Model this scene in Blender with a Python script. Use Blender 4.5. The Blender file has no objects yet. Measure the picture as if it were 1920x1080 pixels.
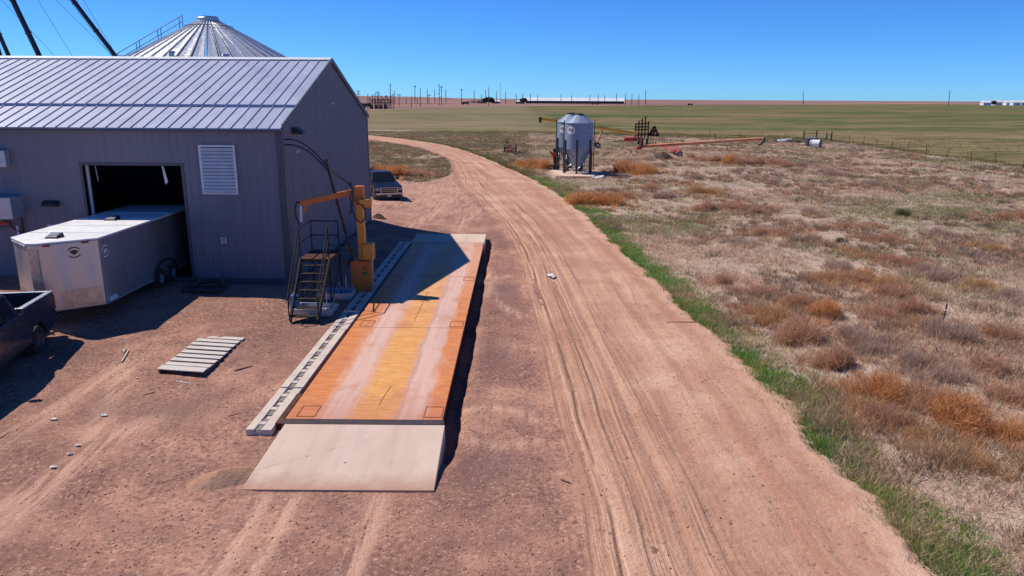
import bpy, math, random
import numpy as np
from mathutils import Vector, Matrix

random.seed(7)
RNG = np.random.default_rng(11)
SC = bpy.context.scene
COL = SC.collection
PI = math.pi

# ------------------------------------------------------------------ camera model
FPX, HC = 1380.0, 7.35
PITCH = math.atan(355 / FPX)
ROLL = math.radians(0.33)
_a = math.atan(8 / FPX)
_f = np.array([-math.sin(_a) * math.cos(PITCH), math.cos(_a) * math.cos(PITCH), -math.sin(PITCH)])
_r = np.array([math.cos(_a), math.sin(_a), 0.0])
_u = np.cross(_r, _f)
_r, _u = _r * math.cos(ROLL) + _u * math.sin(ROLL), _u * math.cos(ROLL) - _r * math.sin(ROLL)


def ray(px, py):
    return _f * FPX + _r * (px - 960) - _u * (py - 540)


def at(px, py, z=0.0):
    d = ray(px, py)
    t = (z - HC) / d[2]
    return (t * d[0], t * d[1], z)


def at_y(px, py, Y):
    d = ray(px, py)
    t = Y / d[1]
    return (t * d[0], Y, HC + t * d[2])


cam = bpy.data.cameras.new('camera')
cam.sensor_width = 36.0
cam.lens = 36.0 * FPX / 1920.0
cam.clip_start = 0.1
cam.clip_end = 30000
co = bpy.data.objects.new('camera', cam)
COL.objects.link(co)
co.matrix_world = Matrix(((_r[0], _u[0], -_f[0], 0), (_r[1], _u[1], -_f[1], 0), (_r[2], _u[2], -_f[2], HC), (0, 0, 0, 1)))
SC.camera = co


# ------------------------------------------------------------------ light
def smooth(a, b, x):
    t = np.clip((np.asarray(x, float) - a) / (b - a), 0, 1)
    return t * t * (3 - 2 * t)


SUN = Vector((-0.73, 0.34, 1.0)).normalized()
sl = bpy.data.lights.new('sun', 'SUN')
sl.energy = 5.0
sl.angle = math.radians(0.5)
sl.color = (1.0, 0.915, 0.79)
so = bpy.data.objects.new('sun', sl)
COL.objects.link(so)
so.rotation_euler = SUN.to_track_quat('Z', 'Y').to_euler()

W = bpy.data.worlds.new('World')
SC.world = W
W.use_nodes = True
nt = W.node_tree
bg = nt.nodes['Background']
sky = nt.nodes.new('ShaderNodeTexSky')
sky.sky_type = 'NISHITA'
sky.sun_disc = False
sky.sun_elevation = math.asin(SUN.z)
sky.sun_rotation = math.atan2(SUN.x, SUN.y)
sky.altitude = 1500
sky.air_density = 0.8
sky.dust_density = 0.15
sky.ozone_density = 2.6
hsv = nt.nodes.new('ShaderNodeHueSaturation')
hsv.inputs['Saturation'].default_value = 1.12
hsv.inputs['Value'].default_value = 1.0
nt.links.new(sky.outputs[0], hsv.inputs['Color'])
tint = nt.nodes.new('ShaderNodeMix')
tint.data_type = 'RGBA'
tint.blend_type = 'MULTIPLY'
tint.inputs[0].default_value = 1.0
tint.inputs[7].default_value = (0.33, 0.70, 1.22, 1)
nt.links.new(hsv.outputs[0], tint.inputs[6])
nt.links.new(tint.outputs[2], bg.inputs[0])
bg.inputs[1].default_value = 0.11

SC.view_settings.view_transform = 'Standard'
SC.view_settings.look = 'None'
SC.view_settings.exposure = 0.1
SC.view_settings.gamma = 1.0
SC.view_settings.use_curve_mapping = False
SC.render.engine = 'CYCLES'
SC.cycles.use_adaptive_sampling = False
SC.cycles.max_bounces = 6
SC.cycles.diffuse_bounces = 3
SC.cycles.glossy_bounces = 3
SC.cycles.transparent_max_bounces = 6
SC.cycles.use_denoising = True
SC.cycles.denoiser = 'OPENIMAGEDENOISE'
SC.cycles.denoising_input_passes = 'RGB_ALBEDO_NORMAL'
SC.cycles.sample_clamp_indirect = 6
SC.render.filter_size = 1.0


# ------------------------------------------------------------------ materials
class NT:
    """tiny node-tree writer"""

    def __init__(s, name):
        s.m = bpy.data.materials.new(name)
        s.m.use_nodes = True
        s.t = s.m.node_tree
        s.b = s.t.nodes['Principled BSDF']
        s.tc = s.t.nodes.new('ShaderNodeTexCoord')

    def n(s, typ, **kw):
        x = s.t.nodes.new(typ)
        for k, v in kw.items():
            setattr(x, k, v)
        return x

    def link(s, a, b):
        s.t.links.new(a, b)

    def put(s, sock, v):
        if hasattr(v, 'is_output') or hasattr(v, 'links'):
            s.link(v, sock)
        else:
            sock.default_value = v

    def coord(s, out='Object', scale=(1, 1, 1), loc=(0, 0, 0)):
        mp = s.n('ShaderNodeMapping')
        s.link(s.tc.outputs[out], mp.inputs[0])
        mp.inputs['Scale'].default_value = scale
        mp.inputs['Location'].default_value = loc
        return mp.outputs[0]

    def noise(s, vec, scale, detail=5, rough=0.55, dist=0.0):
        x = s.n('ShaderNodeTexNoise')
        s.link(vec, x.inputs['Vector'])
        x.inputs['Scale'].default_value = scale
        x.inputs['Detail'].default_value = detail
        x.inputs['Roughness'].default_value = rough
        x.inputs['Distortion'].default_value = dist
        return x.outputs[0]

    def voro(s, vec, scale, feature='F1', out='Distance', rand=1.0):
        x = s.n('ShaderNodeTexVoronoi', feature=feature)
        s.link(vec, x.inputs['Vector'])
        x.inputs['Scale'].default_value = scale
        x.inputs['Randomness'].default_value = rand
        return x.outputs[out]

    def ramp(s, fac, lo, hi, a=0.0, b=1.0):
        x = s.n('ShaderNodeMapRange')
        x.clamp = True
        s.put(x.inputs[0], fac)
        x.inputs[1].default_value = lo
        x.inputs[2].default_value = hi
        x.inputs[3].default_value = a
        x.inputs[4].default_value = b
        return x.outputs[0]

    def math(s, op, a, b=0.0, c=0.0):
        x = s.n('ShaderNodeMath', operation=op)
        s.put(x.inputs[0], a)
        s.put(x.inputs[1], b)
        if op in ('MULTIPLY_ADD', 'WRAP', 'SMOOTH_MIN', 'SMOOTH_MAX'):
            s.put(x.inputs[2], c)
        return x.outputs[0]

    def mix(s, fac, a, b, blend='MIX'):
        x = s.n('ShaderNodeMix', data_type='RGBA', blend_type=blend)
        s.put(x.inputs[0], fac)
        s.put(x.inputs[6], a if hasattr(a, 'links') else (*a[:3], 1))
        s.put(x.inputs[7], b if hasattr(b, 'links') else (*b[:3], 1))
        return x.outputs[2]

    def attr(s, name, out='Fac'):
        x = s.n('ShaderNodeAttribute', attribute_name=name)
        return x.outputs[out]

    def sep(s, vec):
        x = s.n('ShaderNodeSeparateXYZ')
        s.link(vec, x.inputs[0])
        return x.outputs

    def comb(s, x, y, z=0.0):
        c = s.n('ShaderNodeCombineXYZ')
        s.put(c.inputs[0], x)
        s.put(c.inputs[1], y)
        s.put(c.inputs[2], z)
        return c.outputs[0]

    def bump(s, h, strength=0.3, dist=0.05, normal=None):
        x = s.n('ShaderNodeBump')
        x.inputs['Strength'].default_value = strength
        x.inputs['Distance'].default_value = dist
        s.link(h, x.inputs['Height'])
        if normal is not None:
            s.link(normal, x.inputs['Normal'])
        return x.outputs[0]

    def done(s, color, rough=0.8, metal=0.0, normal=None, spec=None):
        s.put(s.b.inputs['Base Color'], color if hasattr(color, 'links') else (*color[:3], 1))
        s.put(s.b.inputs['Roughness'], rough)
        s.put(s.b.inputs['Metallic'], metal)
        if spec is not None:
            s.b.inputs['Specular IOR Level'].default_value = spec
        if normal is not None:
            s.link(normal, s.b.inputs['Normal'])
        return s.m


def pmat(name, c1, c2=None, scale=3.0, rough=0.6, metal=0.0, bump=0.0, stretch=(1, 1, 1), dirt=None, dirt_amt=0.35, spec=None, lo=0.35, hi=0.65):
    t = NT(name)
    c2 = c2 or tuple(min(1, v * 0.78) for v in c1)
    v = t.coord('Object', stretch)
    n1 = t.noise(v, scale, 6, 0.6)
    col = t.mix(t.ramp(n1, lo, hi), c1, c2)
    if dirt:
        n2 = t.noise(t.coord('Object', stretch, (7, 3, 1)), scale * 2.7, 7, 0.65)
        col = t.mix(t.ramp(n2, 0.5, 0.72, 0, dirt_amt), col, dirt)
    r = t.ramp(t.noise(v, scale * 3, 3), 0.3, 0.7, max(0.05, rough - 0.1), min(1, rough + 0.1))
    nm = t.bump(n1, bump, 0.02) if bump else None
    return t.done(col, r, metal, nm, spec)


DUST = (0.36, 0.22, 0.16)
M = {}
M['siding'] = pmat('siding_grey', (0.185, 0.178, 0.222), (0.165, 0.158, 0.20), 0.6, 0.5, 0.0, stretch=(3, 3, 0.35), dirt=(0.2, 0.15, 0.13), dirt_amt=0.25)
M['siding_gable'] = M['siding']
M['trim'] = pmat('trim_dark', (0.085, 0.085, 0.11), (0.07, 0.07, 0.09), 2, 0.5)
M['roof'] = pmat('roof_metal', (0.335, 0.365, 0.50), (0.28, 0.305, 0.43), 0.8, 0.5, 0.0, stretch=(1, 0.25, 1), dirt=(0.42, 0.38, 0.4), dirt_amt=0.25)
M['white'] = pmat('white_paint', (0.72, 0.72, 0.73), (0.62, 0.62, 0.64), 3, 0.45, dirt=(0.4, 0.34, 0.3), dirt_amt=0.25)
M['trailer'] = pmat('trailer_silver_white', (0.56, 0.55, 0.56), (0.47, 0.46, 0.48), 0.7, 0.34, 0.75, stretch=(1, 1, 0.3), dirt=(0.42, 0.36, 0.33), dirt_amt=0.3)
M['trailer_roof'] = pmat('trailer_roof_white', (0.82, 0.82, 0.82), (0.74, 0.74, 0.75), 1.2, 0.4)
M['chequer'] = pmat('stoneguard_metal', (0.5, 0.47, 0.45), (0.38, 0.33, 0.3), 5, 0.3, 0.8, dirt=DUST, dirt_amt=0.5)
M['black'] = pmat('black_paint', (0.018, 0.018, 0.022), (0.028, 0.026, 0.028), 4, 0.45)
M['rubber'] = pmat('rubber', (0.02, 0.02, 0.021), (0.035, 0.03, 0.028), 6, 0.85)
M['darksteel'] = pmat('dark_steel', (0.05, 0.042, 0.045), (0.075, 0.055, 0.05), 6, 0.55, 0.4, dirt=(0.16, 0.07, 0.035), dirt_amt=0.5)
M['rustframe'] = pmat('rusty_frame', (0.12, 0.05, 0.03), (0.05, 0.026, 0.021), 5, 0.8, 0.0, spec=0.2)
M['stair'] = pmat('stair_steel', (0.018, 0.015, 0.016), (0.035, 0.022, 0.019), 9, 0.7, 0.0, spec=0.2)
M['galv'] = pmat('galvanised', (0.50, 0.53, 0.58), (0.40, 0.43, 0.49), 2.5, 0.38, 0.55, stretch=(1, 1, 3))
M['binroof'] = pmat('bin_roof_galvanised', (0.66, 0.67, 0.69), (0.56, 0.57, 0.60), 1.5, 0.32, 0.45)
M['hopper'] = pmat('hopper_steel', (0.235, 0.30, 0.405), (0.185, 0.245, 0.345), 1.5, 0.45, 0.1, stretch=(1, 1, 4))
M['orange'] = pmat('orange_paint', (0.62, 0.17, 0.025), (0.50, 0.115, 0.018), 2.5, 0.42, dirt=(0.3, 0.12, 0.05), dirt_amt=0.4)
M['amber'] = pmat('amber_paint', (0.72, 0.30, 0.03), (0.62, 0.22, 0.02), 2.5, 0.42, dirt=(0.35, 0.18, 0.06), dirt_amt=0.3)
M['yellow'] = pmat('yellow_paint', (0.78, 0.46, 0.05), (0.62, 0.32, 0.04), 1.5, 0.5, dirt=(0.25, 0.13, 0.05), dirt_amt=0.5)
M['augerorange'] = pmat('faded_orange_tube', (0.74, 0.33, 0.14), (0.66, 0.22, 0.08), 1.2, 0.6, dirt=(0.66, 0.52, 0.42), dirt_amt=0.7)
M['red'] = pmat('red_paint', (0.55, 0.07, 0.035), (0.42, 0.05, 0.03), 3, 0.5)
M['concrete'] = pmat('concrete_pad', (0.58, 0.48, 0.40), (0.49, 0.40, 0.34), 1.3, 0.9, bump=0.08, dirt=(0.40, 0.32, 0.27), dirt_amt=0.35)
M['curb'] = pmat('curb_concrete', (0.60, 0.51, 0.43), (0.5, 0.42, 0.36), 2.2, 0.9, bump=0.15, dirt=(0.3, 0.25, 0.22), dirt_amt=0.4)
M['deckline'] = pmat('deck_seam_rust', (0.34, 0.13, 0.06), (0.25, 0.09, 0.045), 6, 0.9)
M['slot'] = pmat('slot_dirt', (0.25, 0.21, 0.18), (0.16, 0.14, 0.125), 12, 0.95)
M['wood'] = pmat('grey_wood', (0.62, 0.57, 0.52), (0.45, 0.40, 0.36), 6, 0.85, stretch=(0.4, 6, 6), dirt=(0.28, 0.22, 0.18), dirt_amt=0.5)
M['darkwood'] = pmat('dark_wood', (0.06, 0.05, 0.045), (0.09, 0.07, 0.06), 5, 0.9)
M['postwood'] = pmat('post_wood', (0.075, 0.05, 0.045), (0.05, 0.035, 0.03), 5, 0.9)
M['polewood'] = pmat('pole_wood', (0.11, 0.085, 0.075), (0.075, 0.06, 0.055), 2, 0.9)
M['blue'] = pmat('blue_plastic', (0.03, 0.16, 0.42), (0.025, 0.12, 0.34), 3, 0.4)
M['glass'] = pmat('tinted_glass', (0.012, 0.014, 0.02), (0.018, 0.02, 0.028), 2, 0.08, spec=0.25)
M['navy'] = pmat('navy_car_paint', (0.004, 0.006, 0.02), (0.006, 0.008, 0.024), 2, 0.35, 0.0, spec=0.2, dirt=(0.03, 0.025, 0.025), dirt_amt=0.2)
M['slate'] = pmat('slate_car_paint', (0.045, 0.05, 0.075), (0.055, 0.058, 0.082), 1.4, 0.22, 0.3, dirt=(0.14, 0.10, 0.09), dirt_amt=0.35)
M['chrome'] = pmat('chrome', (0.5, 0.5, 0.54), (0.42, 0.42, 0.46), 3, 0.2, 1.0)
M['rimgrey'] = pmat('rim_grey', (0.16, 0.16, 0.17), (0.1, 0.095, 0.09), 6, 0.4, 0.5)
M['lamp'] = pmat('lamp_lens', (0.32, 0.33, 0.36), (0.25, 0.26, 0.3), 5, 0.15, spec=0.7)
M['redlens'] = pmat('red_lens', (0.38, 0.02, 0.015), (0.3, 0.015, 0.012), 5, 0.25)
M['green_sign'] = pmat('green_sticker', (0.03, 0.22, 0.05), (0.025, 0.18, 0.04), 3, 0.5)
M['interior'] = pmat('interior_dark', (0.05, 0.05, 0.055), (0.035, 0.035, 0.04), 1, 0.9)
M['paper'] = pmat('pale_scrap', (0.72, 0.66, 0.60), (0.6, 0.54, 0.48), 8, 0.9)
M['stick'] = pmat('dry_stick', (0.30, 0.19, 0.13), (0.2, 0.12, 0.09), 8, 0.9)
M['plaster'] = pmat('far_white_metal', (0.74, 0.74, 0.77), (0.66, 0.66, 0.7), 0.05, 0.5)
M['shedwall'] = pmat('far_shed_wall', (0.10, 0.10, 0.12), (0.14, 0.13, 0.14), 0.1, 0.9)


# ------------------------------------------------------------------ mesh builder
ROOT = {}


class MB:
    def __init__(s):
        s.v, s.f = [], []

    def add(s, verts, faces):
        b = len(s.v)
        s.v += [tuple(p) for p in verts]
        s.f += [tuple(i + b for i in f) for f in faces]
        return s

    def hexa(s, p):  # 8 points: bottom ring 0-3 ccw, top ring 4-7
        return s.add(p, [(3, 2, 1, 0), (4, 5, 6, 7), (0, 1, 5, 4), (1, 2, 6, 5), (2, 3, 7, 6), (3, 0, 4, 7)])

    def box(s, x0, x1, y0, y1, z0, z1):
        return s.hexa([(x0, y0, z0), (x1, y0, z0), (x1, y1, z0), (x0, y1, z0), (x0, y0, z1), (x1, y0, z1), (x1, y1, z1), (x0, y1, z1)])

    def beam(s, a, b, w, h=None, up=(0, 0, 1)):
        h = h or w
        a, b = Vector(a), Vector(b)
        d = (b - a).normalized()
        up = Vector(up)
        if abs(d.dot(up)) > 0.99:
            up = Vector((0, 1, 0))
        x = d.cross(up).normalized() * (w / 2)
        y = x.cross(d).normalized() * (h / 2)
        return s.hexa([a - x - y, a + x - y, b + x - y, b - x - y, a - x + y, a + x + y, b + x + y, b - x + y])

    def tube(s, pts, r, n=8, r1=None, cap=True):
        pts = [Vector(p) for p in pts]
        rings = []
        m = len(pts)
        ref = None
        for i, p in enumerate(pts):
            d = (pts[min(i + 1, m - 1)] - pts[max(i - 1, 0)]).normalized()
            if ref is None:
                ref = d.orthogonal().normalized()
            ref = (ref - d * ref.dot(d)).normalized()
            y = d.cross(ref)
            rr = r if r1 is None else r + (r1 - r) * i / (m - 1)
            rings.append([p + (ref * math.cos(2 * PI * k / n) + y * math.sin(2 * PI * k / n)) * rr for k in range(n)])
        vs = [q for g in rings for q in g]
        fs = [(i * n + k, i * n + (k + 1) % n, (i + 1) * n + (k + 1) % n, (i + 1) * n + k) for i in range(m - 1) for k in range(n)]
        if cap:
            fs.append(tuple(range(n - 1, -1, -1)))
            fs.append(tuple((m - 1) * n + k for k in range(n)))
        return s.add(vs, fs)

    def lathe(s, prof, c=(0, 0, 0), n=24, axis='z', cap=False):
        vs = []
        for r, z in prof:
            for k in range(n):
                a = 2 * PI * k / n
                p = (r * math.cos(a), r * math.sin(a), z)
                if axis == 'x':
                    p = (z, r * math.cos(a), r * math.sin(a))
                elif axis == 'y':
                    p = (r * math.sin(a), z, r * math.cos(a))
                vs.append((p[0] + c[0], p[1] + c[1], p[2] + c[2]))
        m = len(prof)
        fs = [(i * n + k, i * n + (k + 1) % n, (i + 1) * n + (k + 1) % n, (i + 1) * n + k) for i in range(m - 1) for k in range(n)]
        if cap:
            fs.append(tuple(range(n - 1, -1, -1)))
            fs.append(tuple((m - 1) * n + k for k in range(n)))
        return s.add(vs, fs)

    def prism(s, poly, a0, a1, axis='z'):
        def P(p, h):
            if axis == 'z':
                return (p[0], p[1], h)
            if axis == 'x':
                return (h, p[0], p[1])
            return (p[0], h, p[1])
        n = len(poly)
        vs = [P(p, a0) for p in poly] + [P(p, a1) for p in poly]
        fs = [tuple(range(n - 1, -1, -1)), tuple(range(n, 2 * n))] + [(i, (i + 1) % n, n + (i + 1) % n, n + i) for i in range(n)]
        return s.add(vs, fs)

    def build(s, name, mat, parent=None, loc=None, world=True, smooth=False, bevel=0.0, fix=True):
        me = bpy.data.meshes.new(name)
        vs = s.v
        if parent is not None and world:
            inv = ROOT[parent.name].inverted()
            vs = [inv @ Vector(p) for p in vs]
        elif loc is not None:
            vs = [(p[0] - loc[0], p[1] - loc[1], p[2] - loc[2]) for p in vs]
        me.from_pydata([tuple(p) for p in vs], [], s.f)
        if fix:
            import bmesh
            bm = bmesh.new()
            bm.from_mesh(me)
            bmesh.ops.recalc_face_normals(bm, faces=bm.faces)
            bm.to_mesh(me)
            bm.free()
        me.materials.append(M[mat] if isinstance(mat, str) else mat)
        if smooth:
            me.polygons.foreach_set('use_smooth', [True] * len(me.polygons))
            me.set_sharp_from_angle(angle=math.radians(40))
        o = bpy.data.objects.new(name, me)
        COL.objects.link(o)
        if parent is not None:
            o.parent = parent
            ROOT[o.name] = ROOT[parent.name]
        elif loc is not None:
            o.location = loc
            ROOT[o.name] = Matrix.Translation(loc)
        else:
            ROOT[o.name] = Matrix()
        if bevel:
            bv = o.modifiers.new('bevel', 'BEVEL')
            bv.width = bevel
            bv.segments = 2
            bv.limit_method = 'ANGLE'
        return o


def tag(o, label=None, cat=None, group=None, kind=None):
    for k, v in (('label', label), ('category', cat), ('group', group), ('kind', kind)):
        if v:
            o[k] = v
    return o


def thing(name, label, cat, loc=(0, 0, 0), rz=0.0, group=None):
    o = bpy.data.objects.new(name, None)
    o.empty_display_size = 0.2
    COL.objects.link(o)
    o.location = loc
    o.rotation_euler = (0, 0, rz)
    ROOT[o.name] = Matrix.Translation(loc) @ Matrix.Rotation(rz, 4, 'Z')
    return tag(o, label, cat, group)


def copy_tree(o, parent=None):
    c = o.copy()
    COL.objects.link(c)
    if parent is not None:
        c.parent = parent
    for ch in list(o.children):
        copy_tree(ch, c)
    return c


ORD = ['first', 'second', 'third', 'fourth', 'fifth', 'sixth', 'seventh', 'eighth', 'ninth', 'tenth', 'eleventh', 'twelfth', 'thirteenth', 'fourteenth',
       'fifteenth', 'sixteenth', 'seventeenth', 'eighteenth', 'nineteenth', 'twentieth', 'twenty-first', 'twenty-second', 'twenty-third', 'twenty-fourth',
       'twenty-fifth', 'twenty-sixth', 'twenty-seventh', 'twenty-eighth', 'twenty-ninth', 'thirtieth', 'thirty-first', 'thirty-second', 'thirty-third',
       'thirty-fourth', 'thirty-fifth', 'thirty-sixth', 'thirty-seventh', 'thirty-eighth', 'thirty-ninth', 'fortieth', 'forty-first', 'forty-second']


# ------------------------------------------------------------------ value noise for terrain / edges
_perm = RNG.random((256, 256))


def vnoise(x, y):
    x = np.asarray(x, float)
    y = np.asarray(y, float)
    xi, yi = np.floor(x).astype(int), np.floor(y).astype(int)
    fx, fy = x - xi, y - yi
    fx, fy = fx * fx * (3 - 2 * fx), fy * fy * (3 - 2 * fy)
    g = lambda a, b: _perm[a % 256, b % 256]
    return (g(xi, yi) * (1 - fx) + g(xi + 1, yi) * fx) * (1 - fy) + (g(xi, yi + 1) * (1 - fx) + g(xi + 1, yi + 1) * fx) * fy


def fbm(x, y, o=4):
    s, a, t = 0, 0.5, 0
    for k in range(o):
        s = s + a * vnoise(np.asarray(x) * 2 ** k + 17.3 * k, np.asarray(y) * 2 ** k + 5.1 * k)
        t += a
        a *= 0.5
    return s / t


def zg(x, y):
    """ground height near and far"""
    x = np.asarray(x, float)
    y = np.asarray(y, float)
    kk = smooth(36.0, 40.0, y)
    sh = 0.27 * (1 - smooth(14.9, 15.4, y))
    left = (1 - smooth(-5.42, -5.26, x - sh)) * (1 - kk) * smooth(12.2, 14.9, y) + (1 - smooth(-9.5, -2.0, x)) * kk
    fade = (1 - smooth(42, 64, y)) * smooth(5, 14, y)
    z = left * (0.21 + 0.11 * smooth(15, 21, y))
    z = z + 0.22 * (1 - smooth(-9, -6.5, x)) * smooth(17, 26, y)
    z = z + 0.25 * (1 - smooth(-20, -9, x)) * smooth(17, 27, y)
    z = z * fade
    ragged = 0.18 * (fbm(y * 0.9, x * 0 + 3.3) - 0.5) + 0.10 * (fbm(y * 4, x * 0 + 9.3) - 0.5)
    edge = -1.27 + ragged
    trench = smooth(-5.34, -5.24, x - 1.2 * (1 - smooth(14.9, 15.4, y))) * (1 - smooth(edge - 0.12, edge + 0.04, x)) * smooth(13.6, 14.6, y) * (1 - smooth(38.2, 38.9, y))
    z = z - 0.3 * trench
    bank = np.exp(-((x - edge - 0.25) / 0.3) ** 2) * smooth(12.6, 14.2, y) * (1 - smooth(37, 40, y)) * 0.05
    z = z + bank
    rat = x / np.maximum(y, 1.0)
    hills = 15.0 * smooth(750, 3200, y) * (1 - smooth(-0.2, 0.06, rat))
    hills = hills + 5.0 * smooth(2500, 6000, y) * smooth(-0.1, 0.2, rat)
    return z + hills


def inpoly(poly, x, y):
    x = np.asarray(x, float)
    y = np.asarray(y, float)
    ins = np.zeros(x.shape, bool)
    n = len(poly)
    j = n - 1
    for i in range(n):
        xi, yi = poly[i]
        xj, yj = poly[j]
        if yi != yj:
            c = ((yi > y) != (yj > y)) & (x < (xj - xi) * (y - yi) / (yj - yi) + xi)
            ins ^= c
        j = i
    return ins


# ------------------------------------------------------------------ road geometry
ST = [((1120, 1500), (2270, 1500)), ((1055, 1080), (1770, 1080)), ((1040, 930), (1632, 930)), ((1016, 820), (1530, 820)), ((1000, 740), (1462, 740)), ((985, 640), (1368, 650)),
      ((973, 560), (1268, 560)), ((962, 500), (1203, 500)), ((945, 455), (1150, 450)), ((905, 400), (1090, 396)), ((858, 350), (1028, 350)),
      ((846, 320), (966, 320)), ((840, 301), (915, 298)), ((808, 285), (868, 281)), ((768, 274), (805, 267)), ((690, 263), (693, 254)), ((560, 257), (560, 247))]
Lw = np.array([at(*a)[:2] for a, b in ST])
Rw = np.array([at(*b)[:2] for a, b in ST])


def resample(P, n):
    out = []
    m = len(P)
    for i in range(m - 1):
        p0, p1, p2, p3 = P[max(i - 1, 0)], P[i], P[i + 1], P[min(i + 2, m - 1)]
        for k in range(n):
            t = k / n
            out.append(0.5 * ((2 * p1) + (-p0 + p2) * t + (2 * p0 - 5 * p1 + 4 * p2 - p3) * t * t + (-p0 + 3 * p1 - 3 * p2 + p3) * t ** 3))
    out.append(P[-1])
    return np.array(out)


NSEG = 26
Ls, Rs = resample(Lw, NSEG), resample(Rw, NSEG)
ROADPOLY = [tuple(p) for p in Rs] + [tuple(p) for p in Ls[::-1]]
MID = Ls * 0.6 + Rs * 0.4
k_end = 11 * NSEG + 8
ISL = [at(*p)[:2] for p in [(848, 322), (838, 330), (815, 338), (790, 342), (760, 340), (735, 336), (693, 332), (600, 330)]]
YARD = [tuple(p) for p in MID[:k_end]] + ISL + [(-70, 72), (-70, 0), (0, 0)]
ISLPOLY = [tuple(p) for p in Ls[k_end - 4:]] + [(-70, 150), (-70, 72)] + ISL[::-1]


def grid_obj(name, xs, ys, zf, mat, keep=None, attrs=None, uv=None):
    X, Y = np.meshgrid(xs, ys)
    Z = zf(X, Y)
    nx, ny = len(xs), len(ys)
    V = np.stack([X, Y, Z], -1).reshape(-1, 3)
    idx = np.arange(nx * ny).reshape(ny, nx)
    F = np.stack([idx[:-1, :-1], idx[:-1, 1:], idx[1:, 1:], idx[1:, :-1]], -1).reshape(-1, 4)
    if keep is not None:
        cx = V[F, 0].mean(1)
        cy = V[F, 1].mean(1)
        F = F[keep(cx, cy)]
        used = np.unique(F)
        mp = -np.ones(len(V), int)
        mp[used] = np.arange(len(used))
        V = V[used]
        F = mp[F]
        if attrs:
            attrs = {k: a.reshape(-1)[used] for k, a in attrs(X, Y).items()}
    elif attrs:
        attrs = {k: a.reshape(-1) for k, a in attrs(X, Y).items()}
    return np_mesh(name, V, F, mat, attrs, True)


def np_mesh(name, V, F, mat, attrs=None, smooth=False, cols=None):
    me = bpy.data.meshes.new(name)
    nv, nf, k = len(V), len(F), F.shape[1]
    me.vertices.add(nv)
    me.vertices.foreach_set('co', np.ascontiguousarray(V, np.float32).ravel())
    me.loops.add(nf * k)
    me.loops.foreach_set('vertex_index', np.ascontiguousarray(F, np.int32).ravel())
    me.polygons.add(nf)
    me.polygons.foreach_set('loop_start', np.arange(0, nf * k, k, dtype=np.int32))
    me.polygons.foreach_set('loop_total', np.full(nf, k, np.int32))
    if smooth:
        me.polygons.foreach_set('use_smooth', np.ones(nf, bool))
    me.update(calc_edges=True)
    for kx, a in (attrs or {}).items():
        at_ = me.attributes.new(kx, 'FLOAT', 'POINT')
        at_.data.foreach_set('value', np.ascontiguousarray(a, np.float32))
    if cols is not None:
        ca = me.color_attributes.new('tint', 'FLOAT_COLOR', 'POINT')
        ca.data.foreach_set('color', np.ascontiguousarray(cols, np.float32).ravel())
    me.materials.append(mat)
    o = bpy.data.objects.new(name, me)
    COL.objects.link(o)
    ROOT[o.name] = Matrix()
    return o


# ------------------------------------------------------------------ ground materials
def gravel_nodes(t, pos):
    big = t.noise(pos, 0.22, 4, 0.6)
    mid = t.noise(pos, 1.1, 5, 0.65)
    fine = t.noise(pos, 9.0, 5, 0.7)
    peb = t.voro(pos, 19.0, 'F1', 'Color')
    pebv = t.sep(peb)[0]
    c = t.mix(t.ramp(big, 0.42, 0.58), (0.295, 0.150, 0.109), (0.455, 0.241, 0.168))
    c = t.mix(t.ramp(mid, 0.42, 0.68, 0, 0.75), c, (0.215, 0.113, 0.095))
    c = t.mix(t.ramp(mid, 0.30, 0.42, 0.45, 0), c, (0.50, 0.300, 0.210))
    rough_ = t.ramp(t.noise(pos, 0.5, 4, 0.6), 0.40, 0.58, 0.25, 1)
    c = t.mix(t.math('MULTIPLY', rough_, t.ramp(fine, 0.50, 0.66, 0, 0.85)), c, (0.12, 0.061, 0.047))
    c = t.mix(t.math('MULTIPLY', rough_, t.ramp(fine, 0.32, 0.44, 0.75, 0)), c, (0.62, 0.394, 0.282))
    c = t.mix(t.ramp(pebv, 0.92, 0.99, 0, 0.5), c, (0.54, 0.374, 0.292))
    c = t.mix(t.ramp(pebv, 0.0, 0.12, 0.55, 0), c, (0.10, 0.054, 0.044))
    h = t.math('ADD', t.math('MULTIPLY', fine, 1.0), t.math('MULTIPLY', pebv, 0.35))
    h = t.math('ADD', h, t.math('MULTIPLY', mid, 1.6))
    return c, h


def mat_yard():
    t = NT('gravel_yard')
    pos = t.coord('Object')
    c, h = gravel_nodes(t, pos)
    # pale wheel tracks running off the ramp and across the yard
    tr = t.attr('track')
    nz = t.noise(t.coord('Object', (5, 0.4, 1)), 1.0, 6, 0.65)
    f = t.math('MULTIPLY', tr, t.ramp(nz, 0.42, 0.54, 0.1, 1))
    c = t.mix(f, c, (0.60, 0.364, 0.258))
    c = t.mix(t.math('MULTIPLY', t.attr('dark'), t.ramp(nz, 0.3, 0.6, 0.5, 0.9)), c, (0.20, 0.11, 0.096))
    nm = t.bump(h, 0.9, 0.045)
    return t.done(c, 0.95, 0, nm, 0.15)


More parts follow.
